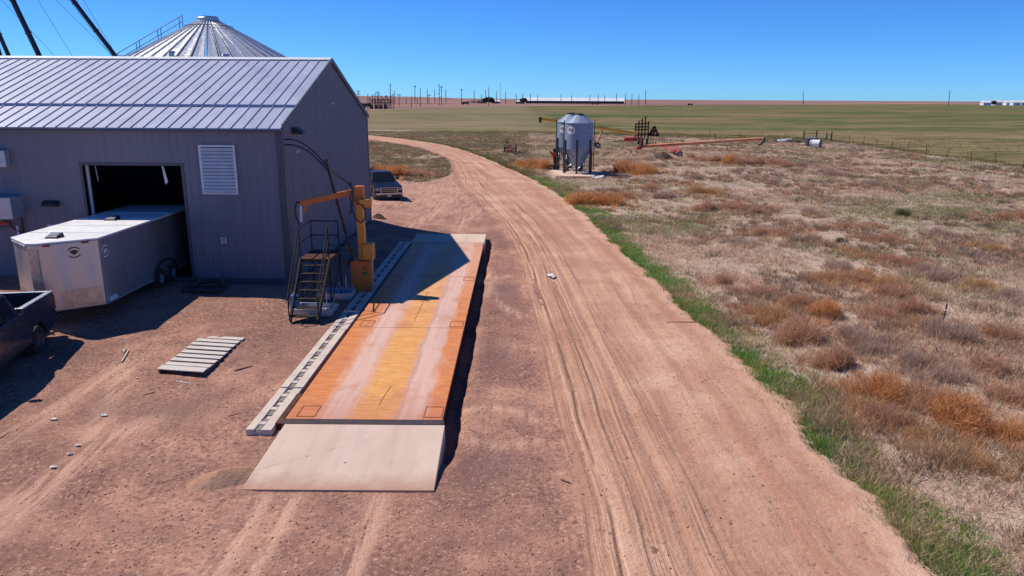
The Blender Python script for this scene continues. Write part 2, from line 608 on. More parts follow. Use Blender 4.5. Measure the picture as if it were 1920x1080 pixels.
def mat_road():
    t = NT('dirt_road')
    pos = t.coord('Object')
    gc, gh = gravel_nodes(t, pos)
    u = t.attr('rt')
    s = t.attr('rs')
    # slow wander so that the lines are not ruler straight
    wob = t.noise(t.comb(t.math('MULTIPLY', s, 0.06), t.math('MULTIPLY', u, 2.0)), 1.0, 3)
    uu = t.math('ADD', u, t.math('MULTIPLY', t.math('SUBTRACT', wob, 0.5), 0.06))
    wide = t.noise(t.comb(t.math('MULTIPLY', uu, 9.0), t.math('MULTIPLY', s, 0.035)), 1.0, 4, 0.6)
    lines = t.noise(t.comb(t.math('MULTIPLY', uu, 60.0), t.math('MULTIPLY', s, 0.11)), 1.0, 4, 0.65)
    finel = t.noise(t.comb(t.math('MULTIPLY', uu, 190.0), t.math('MULTIPLY', s, 0.45)), 1.0, 3, 0.6)
    grain = t.noise(pos, 14.0, 4, 0.7)
    patch = t.noise(pos, 0.35, 5, 0.6)
    peb = t.sep(t.voro(pos, 17.0, 'F1', 'Color'))[0]
    c = t.mix(t.ramp(wide, 0.38, 0.62), (0.43, 0.222, 0.147), (0.57, 0.340, 0.232))
    c = t.mix(t.ramp(patch, 0.48, 0.62, 0, 0.7), c, (0.40, 0.205, 0.138))
    c = t.mix(t.ramp(patch, 0.32, 0.44, 0.7, 0), c, (0.64, 0.419, 0.297))
    # crossing tracks laid at a slant, and crumbly churned patches
    sl_a = t.noise(t.comb(t.math('ADD', t.math('MULTIPLY', uu, 34.0), t.math('MULTIPLY', s, 0.22)), t.math('MULTIPLY', s, 0.05)), 1.0, 4, 0.6)
    sl_b = t.noise(t.comb(t.math('SUBTRACT', t.math('MULTIPLY', uu, 26.0), t.math('MULTIPLY', s, 0.30)), t.math('MULTIPLY', s, 0.07)), 1.0, 4, 0.6)
    pm = t.ramp(t.noise(pos, 0.13, 3), 0.42, 0.58)
    crumb = t.noise(pos, 4.0, 6, 0.75)
    c = t.mix(t.math('MULTIPLY', t.ramp(sl_a, 0.56, 0.64, 0, 0.55), pm), c, (0.31, 0.163, 0.109))
    c = t.mix(t.math('MULTIPLY', t.ramp(sl_a, 0.34, 0.42, 0.5, 0), pm), c, (0.66, 0.424, 0.302))
    c = t.mix(t.ramp(sl_b, 0.60, 0.66, 0, 0.4), c, (0.33, 0.177, 0.119))
    c = t.mix(t.ramp(crumb, 0.56, 0.68, 0, 0.5), c, (0.29, 0.153, 0.103))
    c = t.mix(t.ramp(crumb, 0.32, 0.42, 0.4, 0), c, (0.66, 0.424, 0.302))
    # two broken dark ruts left by a turning truck, wandering along the left lane
    brk = t.noise(t.comb(t.math('MULTIPLY', s, 0.35), 3.0), 1.0, 4, 0.6)
    wv = t.noise(t.comb(t.math('MULTIPLY', s, 0.12), 7.0), 1.0, 3)
    for uc, ww, am in ((0.15, 0.005, 0.924), (0.075, 0.004, 0.584), (0.235, 0.004, 0.682), (0.30, 0.003, 0.487)):
        dd = t.math('ABSOLUTE', t.math('SUBTRACT', t.math('ADD', uu, t.math('MULTIPLY', t.math('SUBTRACT', wv, 0.5), 0.07)), uc))
        c = t.mix(t.math('MULTIPLY', t.ramp(dd, ww * 1.6, ww * 0.4, 0, am), t.ramp(brk, 0.36, 0.52)), c, (0.17, 0.087, 0.060))
        dd2 = t.math('ABSOLUTE', t.math('SUBTRACT', dd, ww * 3.2))
        c = t.mix(t.math('MULTIPLY', t.ramp(dd2, ww * 1.8, 0.0, 0, am * 0.7), t.ramp(brk, 0.40, 0.56)), c, (0.70, 0.463, 0.331))
    lm = t.attr('rutty')  # where tyres have combed the dirt
    c = t.mix(t.math('MULTIPLY', t.ramp(lines, 0.52, 0.62, 0, 0.9), lm), c, (0.22, 0.116, 0.080))
    c = t.mix(t.math('MULTIPLY', t.ramp(lines, 0.34, 0.45, 0.85, 0), lm), c, (0.68, 0.443, 0.321))
    c = t.mix(t.math('MULTIPLY', t.ramp(finel, 0.54, 0.64, 0, 0.35), lm), c, (0.26, 0.148, 0.107))
    c = t.mix(t.ramp(grain, 0.55, 0.75, 0, 0.5), c, (0.23, 0.123, 0.092))
    c = t.mix(t.ramp(grain, 0.25, 0.40, 0.3, 0), c, (0.6, 0.394, 0.282))
    c = t.mix(t.ramp(peb, 0.0, 0.035, 0.6, 0), c, (0.15, 0.084, 0.063))
    # ragged gravel margin on the yard side
    en = t.noise(pos, 0.8, 6, 0.7)
    ed = t.ramp(t.math('ADD', u, t.math('MULTIPLY', t.math('SUBTRACT', en, 0.5), 0.16)), 0.05, 0.10)
    c = t.mix(ed, gc, c)
    # pale loose sand at the verge
    rt = t.ramp(t.math('ADD', u, t.math('MULTIPLY', t.math('SUBTRACT', en, 0.5), 0.2)), 0.9, 0.99, 0, 0.8)
    c = t.mix(rt, c, (0.60, 0.384, 0.282))
    h = t.math('ADD', t.math('MULTIPLY', lines, t.math('MULTIPLY', lm, 2.0)), t.math('MULTIPLY', grain, 0.8))
    h = t.math('ADD', h, t.math('MULTIPLY', finel, lm))
    h = t.math('ADD', h, t.math('MULTIPLY', patch, 2.0))
    h = t.math('ADD', h, t.math('MULTIPLY', crumb, 1.6))
    h = t.math('ADD', h, t.math('MULTIPLY', t.math('MULTIPLY', sl_a, pm), 1.2))
    nm = t.bump(h, 0.85, 0.04)
    return t.done(c, 0.95, 0, nm, 0.12)


def mat_ground():
    t = NT('prairie_ground')
    pos = t.coord('Object')
    n_b = t.noise(pos, 0.035, 5, 0.6)
    n_m = t.noise(pos, 0.28, 5, 0.65)
    n_f = t.noise(pos, 2.2, 6, 0.7)
    n_g = t.noise(pos, 7.0, 4, 0.7)
    # near dry prairie: bare pink-tan soil and grey thatch
    dry = t.mix(t.ramp(n_m, 0.38, 0.64), (0.47, 0.345, 0.265), (0.36, 0.285, 0.22))
    dry = t.mix(t.ramp(n_b, 0.5, 0.62, 0, 0.6), dry, (0.52, 0.355, 0.26))
    dry = t.mix(t.ramp(n_b, 0.36, 0.48, 0.35, 0), dry, (0.27, 0.24, 0.15))
    dry = t.mix(t.ramp(n_f, 0.52, 0.66, 0, 0.7), dry, (0.19, 0.14, 0.11))
    dry = t.mix(t.ramp(n_f, 0.30, 0.44, 0.5, 0), dry, (0.46, 0.345, 0.265))
    dry = t.mix(t.ramp(n_g, 0.55, 0.7, 0, 0.4), dry, (0.13, 0.10, 0.08))
    # green wheat field, patchy, in broad strips
    xyz = t.sep(pos)
    yy = xyz[1]
    dist = t.n('ShaderNodeVectorMath', operation='LENGTH')
    t.link(pos, dist.inputs[0])
    nearness = t.ramp(dist.outputs['Value'], 60, 260, 1, 0)
    s1 = t.noise(t.coord('Object', (0.006, 0.016, 1)), 1.0, 6, 0.6, 1.2)
    s2 = t.noise(t.coord('Object', (0.022, 0.065, 1), (5, 2, 0)), 1.0, 6, 0.68, 1.0)
    s3 = t.noise(t.coord('Object', (0.12, 0.30, 1), (1, 9, 0)), 1.0, 6, 0.72, 0.6)
    grn = t.mix(t.ramp(s1, 0.45, 0.55), (0.062, 0.094, 0.022), (0.165, 0.128, 0.055))
    grn = t.mix(t.ramp(s2, 0.50, 0.60, 0, 0.75), grn, (0.235, 0.165, 0.085))
    grn = t.mix(t.ramp(s2, 0.38, 0.47, 0.8, 0), grn, (0.050, 0.062, 0.02))
    nearf = t.math('MULTIPLY', t.ramp(yy, 120, 300, 1, 0), t.ramp(s1, 0.36, 0.56))
    grn = t.mix(t.math('MULTIPLY', nearf, 0.7), grn, (0.25, 0.17, 0.09))
    grn = t.mix(t.math('MULTIPLY', t.ramp(s3, 0.52, 0.62, 0, 0.8), t.ramp(yy, 120, 420, 1, 0.25)), grn, (0.075, 0.07, 0.03))
    grn = t.mix(t.math('MULTIPLY', t.ramp(s3, 0.36, 0.46, 0.55, 0), t.ramp(yy, 120, 420, 1, 0.25)), grn, (0.37, 0.29, 0.15))
    grn = t.mix(t.math('MULTIPLY', t.ramp(n_f, 0.5, 0.66, 0, 0.6), nearness), grn, (0.09, 0.08, 0.035))
    # far bare land
    fb = t.noise(t.coord('Object', (0.0012, 0.006, 1)), 1.0, 5, 0.6)
    far = t.mix(t.ramp(fb, 0.42, 0.58), (0.30, 0.175, 0.140), (0.19, 0.11, 0.098))
    far = t.mix(t.ramp(fb, 0.32, 0.42, 0.6, 0), far, (0.40, 0.26, 0.195))
    fa = t.attr('far')
    fl = t.attr('field')
    isl = t.attr('isle')
    edge = t.math('ADD', fl, t.math('MULTIPLY', t.math('SUBTRACT', n_m, 0.5), 1.5))
    c = t.mix(t.ramp(edge, 0.35, 0.65), dry, grn)
    # olive grass of the island inside the bend and the ground beyond the bend
    ol = t.mix(t.ramp(n_m, 0.4, 0.62), (0.20, 0.175, 0.085), (0.31, 0.215, 0.15))
    ol = t.mix(t.ramp(n_f, 0.5, 0.66, 0, 0.65), ol, (0.09, 0.075, 0.045))
    c = t.mix(t.math('MULTIPLY', isl, t.ramp(n_b, 0.3, 0.55, 0.9, 0.35)), c, ol)
    c = t.mix(fa, c, far)
    h = t.math('ADD', n_f, t.math('MULTIPLY', n_g, 0.5))
    nm = t.bump(h, 0.7, 0.12)
    return t.done(c, 0.97, 0, nm, 0.1)


# ------------------------------------------------------------------ ground sheet to the horizon
def gspace(lo, hi, fine, growth, far):
    a = list(np.arange(lo, hi + 1e-6, fine))
    st = fine
    while a[-1] < far:
        st *= growth
        a.append(a[-1] + st)
    return a


xr = gspace(0, 75, 0.6, 1.16, 9000)
xs_g = np.array(sorted(set([-v for v in xr[1:]] + xr)))
ys_g = np.array(list(np.arange(-60, 2, 6.0)) + gspace(2, 190, 0.6, 1.07, 9500))


def far_line(x):
    return np.interp(x, [-600, -90, -50, 5, 210, 1964, 6000], [300, 452, 640, 777, 1060, 2700, 4000])


def near_line(x):
    return np.interp(x, [-80, -36, 3.5, 35, 56, 70], [196, 182, 166, 151, 140, 136])


def ground_attrs(X, Y):
    fl = np.maximum(smooth(-14, 14, Y - near_line(X)), smooth(57.3, 59.3, X))
    fa = smooth(-0.02, 0.03, (Y - far_line(X)) / np.maximum(far_line(X), 1))
    isl = np.maximum((X < -4) & (Y > 66), inpoly(ISLPOLY, X, Y)).astype(float)
    isl = np.maximum(isl, smooth(82, 100, Y) * (1 - smooth(4, 16, X)))
    return {'field': fl, 'far': fa, 'isle': isl}


def ground_z(X, Y):
    ins = inpoly(YARD, X, Y) | inpoly(ROADPOLY, X, Y)
    core = ins.copy()
    for dx, dy in ((1.3, 0), (-1.3, 0), (0, 1.3), (0, -1.3), (1, 1), (-1, 1), (1, -1), (-1, -1)):
        core &= inpoly(YARD, X + dx, Y + dy) | inpoly(ROADPOLY, X + dx, Y + dy)
    rough = (0.07 * (fbm(X * 0.7, Y * 0.7) - 0.5) + 0.1 * (fbm(X * 0.15, Y * 0.15) - 0.5)) * (~ins) * (1 - smooth(200, 400, Y))
    return zg(X, Y) - 0.05 - 0.9 * core + rough


g = grid_obj('ground', xs_g, ys_g, ground_z, mat_ground(), None, ground_attrs)
tag(g, kind='structure')

# ------------------------------------------------------------------ yard sheet
ys_y = [1.0]
while ys_y[-1] < 78:
    ys_y.append(ys_y[-1] + max(0.11, 0.0035 * ys_y[-1]))
xs_y = list(np.arange(-24, 5.5, 0.11))
xs_y = [-70, -60, -52, -46, -40, -36, -32, -29, -27, -25.5] + xs_y
RAMP_TR = [(-4.75, 0.28), (-4.15, 0.16), (-2.55, 0.22)]


def yard_attrs(X, Y):
    tr = np.zeros_like(X)
    below = 1 - smooth(12.4, 12.9, Y)
    for x0, w in RAMP_TR:
        xc = x0 - (12.7 - Y) * 0.02
        tr = np.maximum(tr, np.exp(-((X - xc) / w) ** 2) * below * 0.9)
    # wheel marks that swing from the ramp's far end to the bend and over to the parked truck
    for pts, w in (([at(930, 520), at(918, 538), at(925, 558), at(945, 575), at(975, 592), at(1000, 600)], 0.22), ([at(870, 775), at(920, 762), at(975, 772), at(1000, 790)], 0.18), ([at(890, 832), at(940, 838), at(1005, 828)], 0.2), ([at(900, 515), at(925, 522), at(945, 518)], 0.3), ([at(770, 430), at(820, 400), at(850, 370), at(876, 330), at(880, 300)], 0.5), ([at(850, 432), at(895, 395), at(905, 360), at(920, 335)], 0.5),
                   ([at(720, 370), at(790, 355), at(850, 342), at(880, 325)], 0.35), ([at(740, 395), at(800, 375), at(860, 352)], 0.3),
                   ([(-13, 3, 0), (-10.5, 9, 0), (-8.2, 16, 0)], 0.35), ([(-11.3, 3, 0), (-9.2, 8, 0), (-8.9, 14, 0), (-11, 20, 0)], 0.3), ([(-15.5, 8, 0), (-11, 14, 0), (-10.5, 20, 0)], 0.3)):
        for a, b in zip(pts[:-1], pts[1:]):
            ax, ay, bx, by = a[0], a[1], b[0], b[1]
            L2 = (bx - ax) ** 2 + (by - ay) ** 2
            q = np.clip(((X - ax) * (bx - ax) + (Y - ay) * (by - ay)) / L2, 0, 1)
            d2 = (X - ax - q * (bx - ax)) ** 2 + (Y - ay - q * (by - ay)) ** 2
            tr = np.maximum(tr, np.exp(-d2 / w ** 2) * 0.75)
    far = smooth(40, 52, Y) * 0.55
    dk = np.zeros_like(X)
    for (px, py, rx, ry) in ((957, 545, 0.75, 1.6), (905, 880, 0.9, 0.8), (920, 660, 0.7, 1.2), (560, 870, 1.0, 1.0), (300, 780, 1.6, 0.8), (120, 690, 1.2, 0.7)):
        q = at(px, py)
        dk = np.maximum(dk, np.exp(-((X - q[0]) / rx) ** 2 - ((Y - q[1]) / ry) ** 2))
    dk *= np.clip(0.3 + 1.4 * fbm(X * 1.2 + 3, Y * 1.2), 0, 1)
    return {'dark': np.clip(dk, 0, 1), 'track': np.clip(np.maximum(tr, far), 0, 1)}


def zy(x, y):
    return float(zg(x, y) + 0.045 * (fbm(x * 1.3, y * 1.3) - 0.5) + 0.03 * (fbm(x * 4.1, y * 4.1, 3) - 0.5))


def yard_z(X, Y):
    r = 0.045 * (fbm(X * 1.3, Y * 1.3) - 0.5) + 0.03 * (fbm(X * 4.1, Y * 4.1, 3) - 0.5)
    flat = (X > -5.35) & (X < -1.4) & (Y > 12) & (Y < 40)
    under = (X < -8.4) & (Y > 26.9) & (Y < 42.9)
    return zg(X, Y) + r * (~under) * np.where(flat, 0.4, 1) - 0.004 - 0.2 * under


yard = grid_obj('gravel_yard', np.array(xs_y), np.array(ys_y), yard_z, mat_yard(),
                lambda cx, cy: inpoly(YARD, cx, cy), yard_attrs)
tag(yard, kind='structure')

# ------------------------------------------------------------------ road sheet
NU = 84
us = np.linspace(0, 1, NU)
arc = np.concatenate([[0], np.cumsum(np.linalg.norm(np.diff((Ls + Rs) / 2, axis=0), axis=1))])
S, U = np.meshgrid(arc, us, indexing='ij')
wn = np.linalg.norm(Rs - Ls, axis=1)
jit = (fbm(arc * 0.35, arc * 0 + 2.2) - 0.5) * 0.9 + (fbm(arc * 1.6, arc * 0 + 8.2) - 0.5) * 0.9 + (fbm(arc * 5, arc * 0 + 3.2) - 0.5) * 0.35
UJ = U + (U ** 6) * (jit / wn)[:, None]
Xr = Ls[:, :1] * (1 - UJ) + Rs[:, :1] * UJ
Yr = Ls[:, 1:] * (1 - UJ) + Rs[:, 1:] * UJ
nearw = np.clip(1.4 - S / 70, 0.3, 1)
rutty = np.zeros_like(U)
for c0, w0 in ((0.13, 0.05), (0.27, 0.06), (0.42, 0.05), (0.62, 0.03), (0.74, 0.03)):
    rutty = np.maximum(rutty, np.exp(-((U - c0 - 0.03 * (fbm(S * 0.05, U * 0 + c0 * 40) - 0.5)) / w0) ** 2) * (1.0 if c0 < 0.5 else 0.25))
rutty *= 0.35 + 0.9 * fbm(S * 0.11, U * 3.0)
ruts = -0.045 * np.exp(-((U - 0.27) / 0.02) ** 2) - 0.035 * np.exp(-((U - 0.13) / 0.025) ** 2) - 0.03 * np.exp(-((U - 0.36) / 0.015) ** 2) - 0.025 * np.exp(-((U - 0.68) / 0.03) ** 2)
ruts += 0.03 * np.exp(-((U - 0.32) / 0.02) ** 2) + 0.03 * np.exp(-((U - 0.20) / 0.03) ** 2)
ruts *= fbm(S * 0.15, U * 0 + 1.0) * 1.3
comb = 0.02 * (vnoise(U * 150, S * 0.25) - 0.5) * rutty * 2
Zr = zg(Xr, Yr) + 0.035 + (ruts + comb + 0.03 * (fbm(Xr * 1.1, Yr * 1.1) - 0.5)) * nearw
Zr -= 0.045 * smooth(0.06, 0.0, U) + 0.075 * smooth(0.965, 1.0, U)
nS = len(arc)
idx = np.arange(nS * NU).reshape(nS, NU)
Fr = np.stack([idx[:-1, :-1], idx[:-1, 1:], idx[1:, 1:], idx[1:, :-1]], -1).reshape(-1, 4)
road = np_mesh('dirt_road', np.stack([Xr, Yr, Zr], -1).reshape(-1, 3), Fr, mat_road(),
               {'rt': U.reshape(-1), 'rs': S.reshape(-1), 'rutty': np.clip(rutty, 0, 1).reshape(-1)}, True)
tag(road, kind='structure')
# ------------------------------------------------------------------ metal building
BX, BY0, BY1, BXL = -8.5, 27.0, 42.6, -36.0
YR = (BY0 + BY1) / 2
ZB = 0.2
ZE, ZRD = 6.27, 8.9
SLP = (ZRD - ZE) / (YR - BY0)
bld = thing('metal_building', 'long grey metal grain building with an open doorway in its shaded front wall', 'building', (BX, BY0, 0.55))
DX0, DX1, DZ = -15.86, -12.25, 4.91


def ribbed(mb, x0, x1, z0, z1, y, step, h, w, out):
    """ribs on a wall facing -y (out=-1) as shallow trapezoids"""
    n = int(round((x1 - x0) / step))
    for k in range(n):
        xc = x0 + (k + 0.5) * (x1 - x0) / n
        mb.add([(xc - w, y, z0), (xc - w * 0.45, y + out * h, z0), (xc + w * 0.45, y + out * h, z0), (xc + w, y, z0),
                (xc - w, y, z1), (xc - w * 0.45, y + out * h, z1), (xc + w * 0.45, y + out * h, z1), (xc + w, y, z1)],
               [(0, 1, 5, 4), (1, 2, 6, 5), (2, 3, 7, 6)])


fw = MB()
fw.box(BXL, DX0, BY0, BY0 + 0.12, ZB, ZE)
fw.box(DX1, BX - 0.02, BY0, BY0 + 0.12, ZB, ZE)
fw.box(DX0, DX1, BY0, BY0 + 0.12, DZ, ZE)
ribbed(fw, BXL, DX0 - 0.12, ZB, ZE - 0.1, BY0 - 0.001, 0.3, 0.014, 0.035, -1)
ribbed(fw, DX1 + 0.12, BX - 0.2, ZB, ZE - 0.1, BY0 - 0.001, 0.3, 0.014, 0.035, -1)
ribbed(fw, DX0 - 0.1, DX1 + 0.1, DZ + 0.12, ZE - 0.1, BY0 - 0.001, 0.3, 0.014, 0.035, -1)
fw.build('front_wall', 'siding', bld)
gw = MB()
gw.prism([(BY0 + 0.121, ZB), (BY1, ZB), (BY1, ZE), (YR, ZRD - 0.03), (BY0 + 0.121, ZE - 0.0)], BX - 0.12, BX, 'x')
n = 52
for k in range(n):
    yc = BY0 + 0.25 + (k + 0.5) * (BY1 - BY0 - 0.4) / n
    zt = ZE + (YR - BY0 - abs(yc - YR)) * SLP - 0.08
    gw.add([(BX, yc - 0.045, ZB), (BX + 0.03, yc - 0.02, ZB), (BX + 0.03, yc + 0.02, ZB), (BX, yc + 0.045, ZB),
            (BX, yc - 0.045, zt), (BX + 0.03, yc - 0.02, zt), (BX + 0.03, yc + 0.02, zt), (BX, yc + 0.045, zt)], [(0, 1, 5, 4), (1, 2, 6, 5), (2, 3, 7, 6)])
gw.build('gable_wall', 'siding_gable', bld)
rw = MB()
rw.box(BXL, BX - 0.121, BY1 - 0.12, BY1, ZB, ZE)
rw.prism([(BY0 + 0.121, ZB), (BY1 - 0.121, ZB), (BY1 - 0.121, ZE), (YR, ZRD - 0.05), (BY0 + 0.121, ZE)], BXL, BXL + 0.12, 'x')
rw.build('rear_wall', 'siding', bld)
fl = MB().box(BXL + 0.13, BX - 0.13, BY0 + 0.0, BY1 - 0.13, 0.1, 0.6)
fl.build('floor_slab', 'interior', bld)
tr = MB()
tr.box(BX - 0.22, BX + 0.035, BY0 - 0.035, BY0 - 0.016, ZB, ZE - 0.02)
tr.box(BX + 0.0035, BX + 0.038, BY0 - 0.0155, BY0 + 0.22, ZB, ZE - 0.02)
tr.build('corner_trim', 'trim', bld)
MB().box(BX + 0.0035, BX + 0.038, BY1 - 0.18, BY1 + 0.02, ZB, ZE - 0.02).build('corner_trim', 'trim', bld)
jb = MB()
jb.box(DX0 - 0.1, DX0, BY0 - 0.03, BY0 + 0.16, 0.45, DZ)
jb.box(DX1, DX1 + 0.1, BY0 - 0.03, BY0 + 0.16, 0.45, DZ)
jb.box(DX0 - 0.1, DX1 + 0.1, BY0 - 0.03, BY0 + 0.16, DZ + 0.002, DZ + 0.1)
jb.build('door_frame', 'trim', bld)
MB().box(DX0 + 0.002, DX0 + 0.07, BY0 + 0.2, BY0 + 0.28, 0.6, DZ - 0.02).build('door_track', 'white', bld)
MB().prism([(DX1 - 0.86, DZ), (DX1 - 0.8, DZ), (DX1 - 0.68, DZ - 0.62), (DX1 - 0.78, DZ - 0.72)], BY0 + 0.3, BY0 + 0.33, 'y').build('torn_seal', 'white', bld)
MB().tube([(DX0 + 0.3, BY0 + 0.3, DZ), (DX0 + 0.34, BY0 + 0.3, DZ - 0.6)], 0.012, 5).build('pull_cord', 'white', bld)


def slope_pt(x, t, dz=0.0, side=1):
    """t metres down from eave(0) to ridge"""
    L = YR - BY0
    y = BY0 + t if side > 0 else BY1 - t
    return (x, y, ZE + t * SLP + dz)


def roof_panel(t0, t1, dz, th, x0, x1, side=1, seam=0.45):
    mb = MB()
    a = [slope_pt(x0, t0, dz, side), slope_pt(x1, t0, dz, side), slope_pt(x1, t1, dz, side), slope_pt(x0, t1, dz, side)]
    mb.hexa([(p[0], p[1], p[2] - th) for p in a] + a)
    n = int((x1 - x0) / seam)
    for k in range(n + 1):
        x = x1 - 0.03 - k * seam
        b = [slope_pt(x - 0.02, t0, dz + 0.001, side), slope_pt(x + 0.02, t0, dz + 0.001, side), slope_pt(x + 0.012, t0, dz + 0.038, side), slope_pt(x - 0.012, t0, dz + 0.038, side)]
        c = [slope_pt(x - 0.02, t1, dz + 0.001, side), slope_pt(x + 0.02, t1, dz + 0.001, side), slope_pt(x + 0.012, t1, dz + 0.038, side), slope_pt(x - 0.012, t1, dz + 0.038, side)]
        mb.add(b + c, [(0, 1, 5, 4), (1, 2, 6, 5), (2, 3, 7, 6), (3, 0, 4, 7), (0, 3, 2, 1)])
    return mb


L_ = YR - BY0
roof = roof_panel(2.02, L_, 0.13, 0.09, BXL - 0.1, BX + 0.06).build('roof', 'roof', bld)
roof_panel(-0.1, 2.1, 0.03, 0.05, BXL - 0.1, BX + 0.06).build('eave_strip', 'roof', roof)
roof_panel(-0.1, L_, 0.13, 0.09, BXL - 0.1, BX + 0.06, -1).build('rear_slope', 'roof', roof)
rc = MB().prism([(YR - 0.25, ZRD + 0.075), (YR, ZRD + 0.17), (YR + 0.25, ZRD + 0.075), (YR + 0.25, ZRD + 0.11), (YR, ZRD + 0.21), (YR - 0.25, ZRD + 0.11)], BXL - 0.1, BX + 0.07, 'x')
rc.build('ridge_cap', 'white', roof)
rt = MB()
for s in (1, -1):
    a, b = slope_pt(BX + 0.085, -0.1, 0.08, s), slope_pt(BX + 0.085, L_, 0.08, s)
    rt.beam(a, b, 0.05, 0.2)
rt.build('rake_trim', 'trim', roof)
MB().box(BXL, BX + 0.05, BY0 - 0.2, BY0 - 0.11, ZE - 0.12, ZE - 0.04).build('gutter', 'trim', roof)
lv = MB()
lx0, lx1, lz0, lz1 = -11.53, -10.21, 3.89, 5.67
lv.box(lx0, lx1, BY0 - 0.07, BY0 - 0.02, lz0, lz0 + 0.07).box(lx0, lx1, BY0 - 0.07, BY0 - 0.02, lz1 - 0.07, lz1)
lv.box(lx0, lx0 + 0.08, BY0 - 0.07, BY0 - 0.02, lz0 + 0.07, lz1 - 0.07).box(lx1 - 0.08, lx1, BY0 - 0.07, BY0 - 0.02, lz0 + 0.07, lz1 - 0.07)
lvo = lv.build('louvre_vent', 'white', bld)
sl_ = MB()
for k in range(13):
    z = lz0 + 0.09 + k * (lz1 - lz0 - 0.17) / 13
    sl_.hexa([(lx0 + 0.08, BY0 - 0.085, z), (lx1 - 0.08, BY0 - 0.085, z), (lx1 - 0.08, BY0 - 0.03, z + 0.085), (lx0 + 0.08, BY0 - 0.03, z + 0.085),
              (lx0 + 0.08, BY0 - 0.085, z + 0.012), (lx1 - 0.08, BY0 - 0.085, z + 0.012), (lx1 - 0.08, BY0 - 0.03, z + 0.097), (lx0 + 0.08, BY0 - 0.03, z + 0.097)])
sl_.build('slats', 'white', lvo)
MB().box(lx0 + 0.05, lx1 - 0.05, BY0 - 0.0195, BY0 - 0.0155, lz0 + 0.03, lz1 - 0.03).build('vent_back', 'black', lvo)
op = MB().box(-11.02, -10.82, BY0 - 0.05, BY0 - 0.016, 2.06, 2.27).build('outlet_cover', 'white', bld)
MB().box(-10.98, -10.86, BY0 - 0.055, BY0 - 0.0505, 2.1, 2.13).box(-10.97, -10.93, BY0 - 0.055, BY0 - 0.0505, 2.17, 2.23).box(-10.91, -10.87, BY0 - 0.055, BY0 - 0.0505, 2.17, 2.23).build('socket', 'black', op)
for nm, lc in (('f', (-17.16, BY0 - 0.02, 3.42)), ('g', (BX + 0.03, 28.45, 5.98))):
    w = MB()
    if nm == 'f':
        w.prism([(lc[1], lc[2]), (lc[1] - 0.26, lc[2]), (lc[1] - 0.24, lc[2] + 0.1), (lc[1] - 0.06, lc[2] + 0.2), (lc[1], lc[2] + 0.2)], lc[0] - 0.27, lc[0] + 0.27, 'x')
    else:
        w.prism([(lc[0], lc[2] + 0.05), (lc[0] + 0.4, lc[2] + 0.02), (lc[0] + 0.34, lc[2] + 0.12), (lc[0] + 0.1, lc[2] + 0.27), (lc[0], lc[2] + 0.27)], lc[1] - 0.25, lc[1] + 0.25, 'y')
    w.build('wall_light', 'black', bld, bevel=0.015)
eb = MB().box(-19.6, -18.22, BY0 - 0.72, BY0 - 0.016, 3.02, 3.80).build('electrical_cabinet', 'siding_box' if 'siding_box' in M else 'galv', bld, bevel=0.015)
MB().tube([(-18.35, BY0 - 0.09, 3.02), (-18.35, BY0 - 0.09, 1.6)], 0.035, 6).tube([(-18.9, BY0 - 0.3, 3.02), (-18.6, BY0 - 0.1, 2.5), (-18.35, BY0 - 0.06, 2.4)], 0.02, 6).build('conduit', 'darksteel', eb)
cg = MB()
for k in range(9):
    cg.tube([(-19.5 + 0.07 * k, BY0 - 0.55, 3.0), (-19.45 + 0.07 * k + (0.1 if k % 2 else -0.1), BY0 - 0.5, 2.62)], 0.008, 4)
for zz in (2.62, 2.8):
    cg.tube([(-19.55, BY0 - 0.52, zz), (-18.85, BY0 - 0.52, zz)], 0.01, 4)
cg.build('cable_basket', 'darksteel', eb)
MB().box(-19.0, -18.44, BY0 - 0.3, BY0 - 0.016, 4.85, 5.45).build('meter_box', 'galv', bld, bevel=0.02)
pd = MB().box(-19.55, -18.62, BY0 - 0.07, BY0 - 0.016, 0.55, 2.62).build('side_door', 'siding', bld)
MB().box(-18.6, -18.52, BY0 - 0.09, BY0 - 0.016, 0.55, 2.68).build('door_edge', 'white', pd)
MB().lathe([(0.0, -0.09), (0.05, -0.08), (0.05, -0.02), (0.03, 0.0)], (-18.4, BY0 - 0.05, 1.62), 10, 'y').build('door_handle', 'black', pd)
MB().box(-19.2, -18.8, BY0 - 0.1, BY0 - 0.016, 2.7, 2.82).build('red_notice', 'red', bld)
MB().box(-17.45, -16.8, BY0 - 0.05, BY0 - 0.016, 2.62, 2.72).build('wall_plaque', 'white', bld)
MB().lathe([(0.0, 0.1), (0.05, 0.09), (0.06, 0.0)], (BX + 0.0, 34.7, 7.1), 8, 'x').build('gable_lamp', 'white', bld)
MB().lathe([(0.0, 0.12), (0.06, 0.1), (0.07, 0.0)], (BX + 0.0, 28.7, 5.35), 8, 'x').build('cable_bracket', 'white', bld)
MB().box(BXL, BX - 0.25, BY0 - 0.022, BY0 - 0.016, ZB, 0.72).build('base_trim', 'trim', bld)

# ------------------------------------------------------------------ truck scale
DX_L, DX_R, DY0, DY1, DZT = -5.16, -1.63, 15.22, 35.95, 0.37


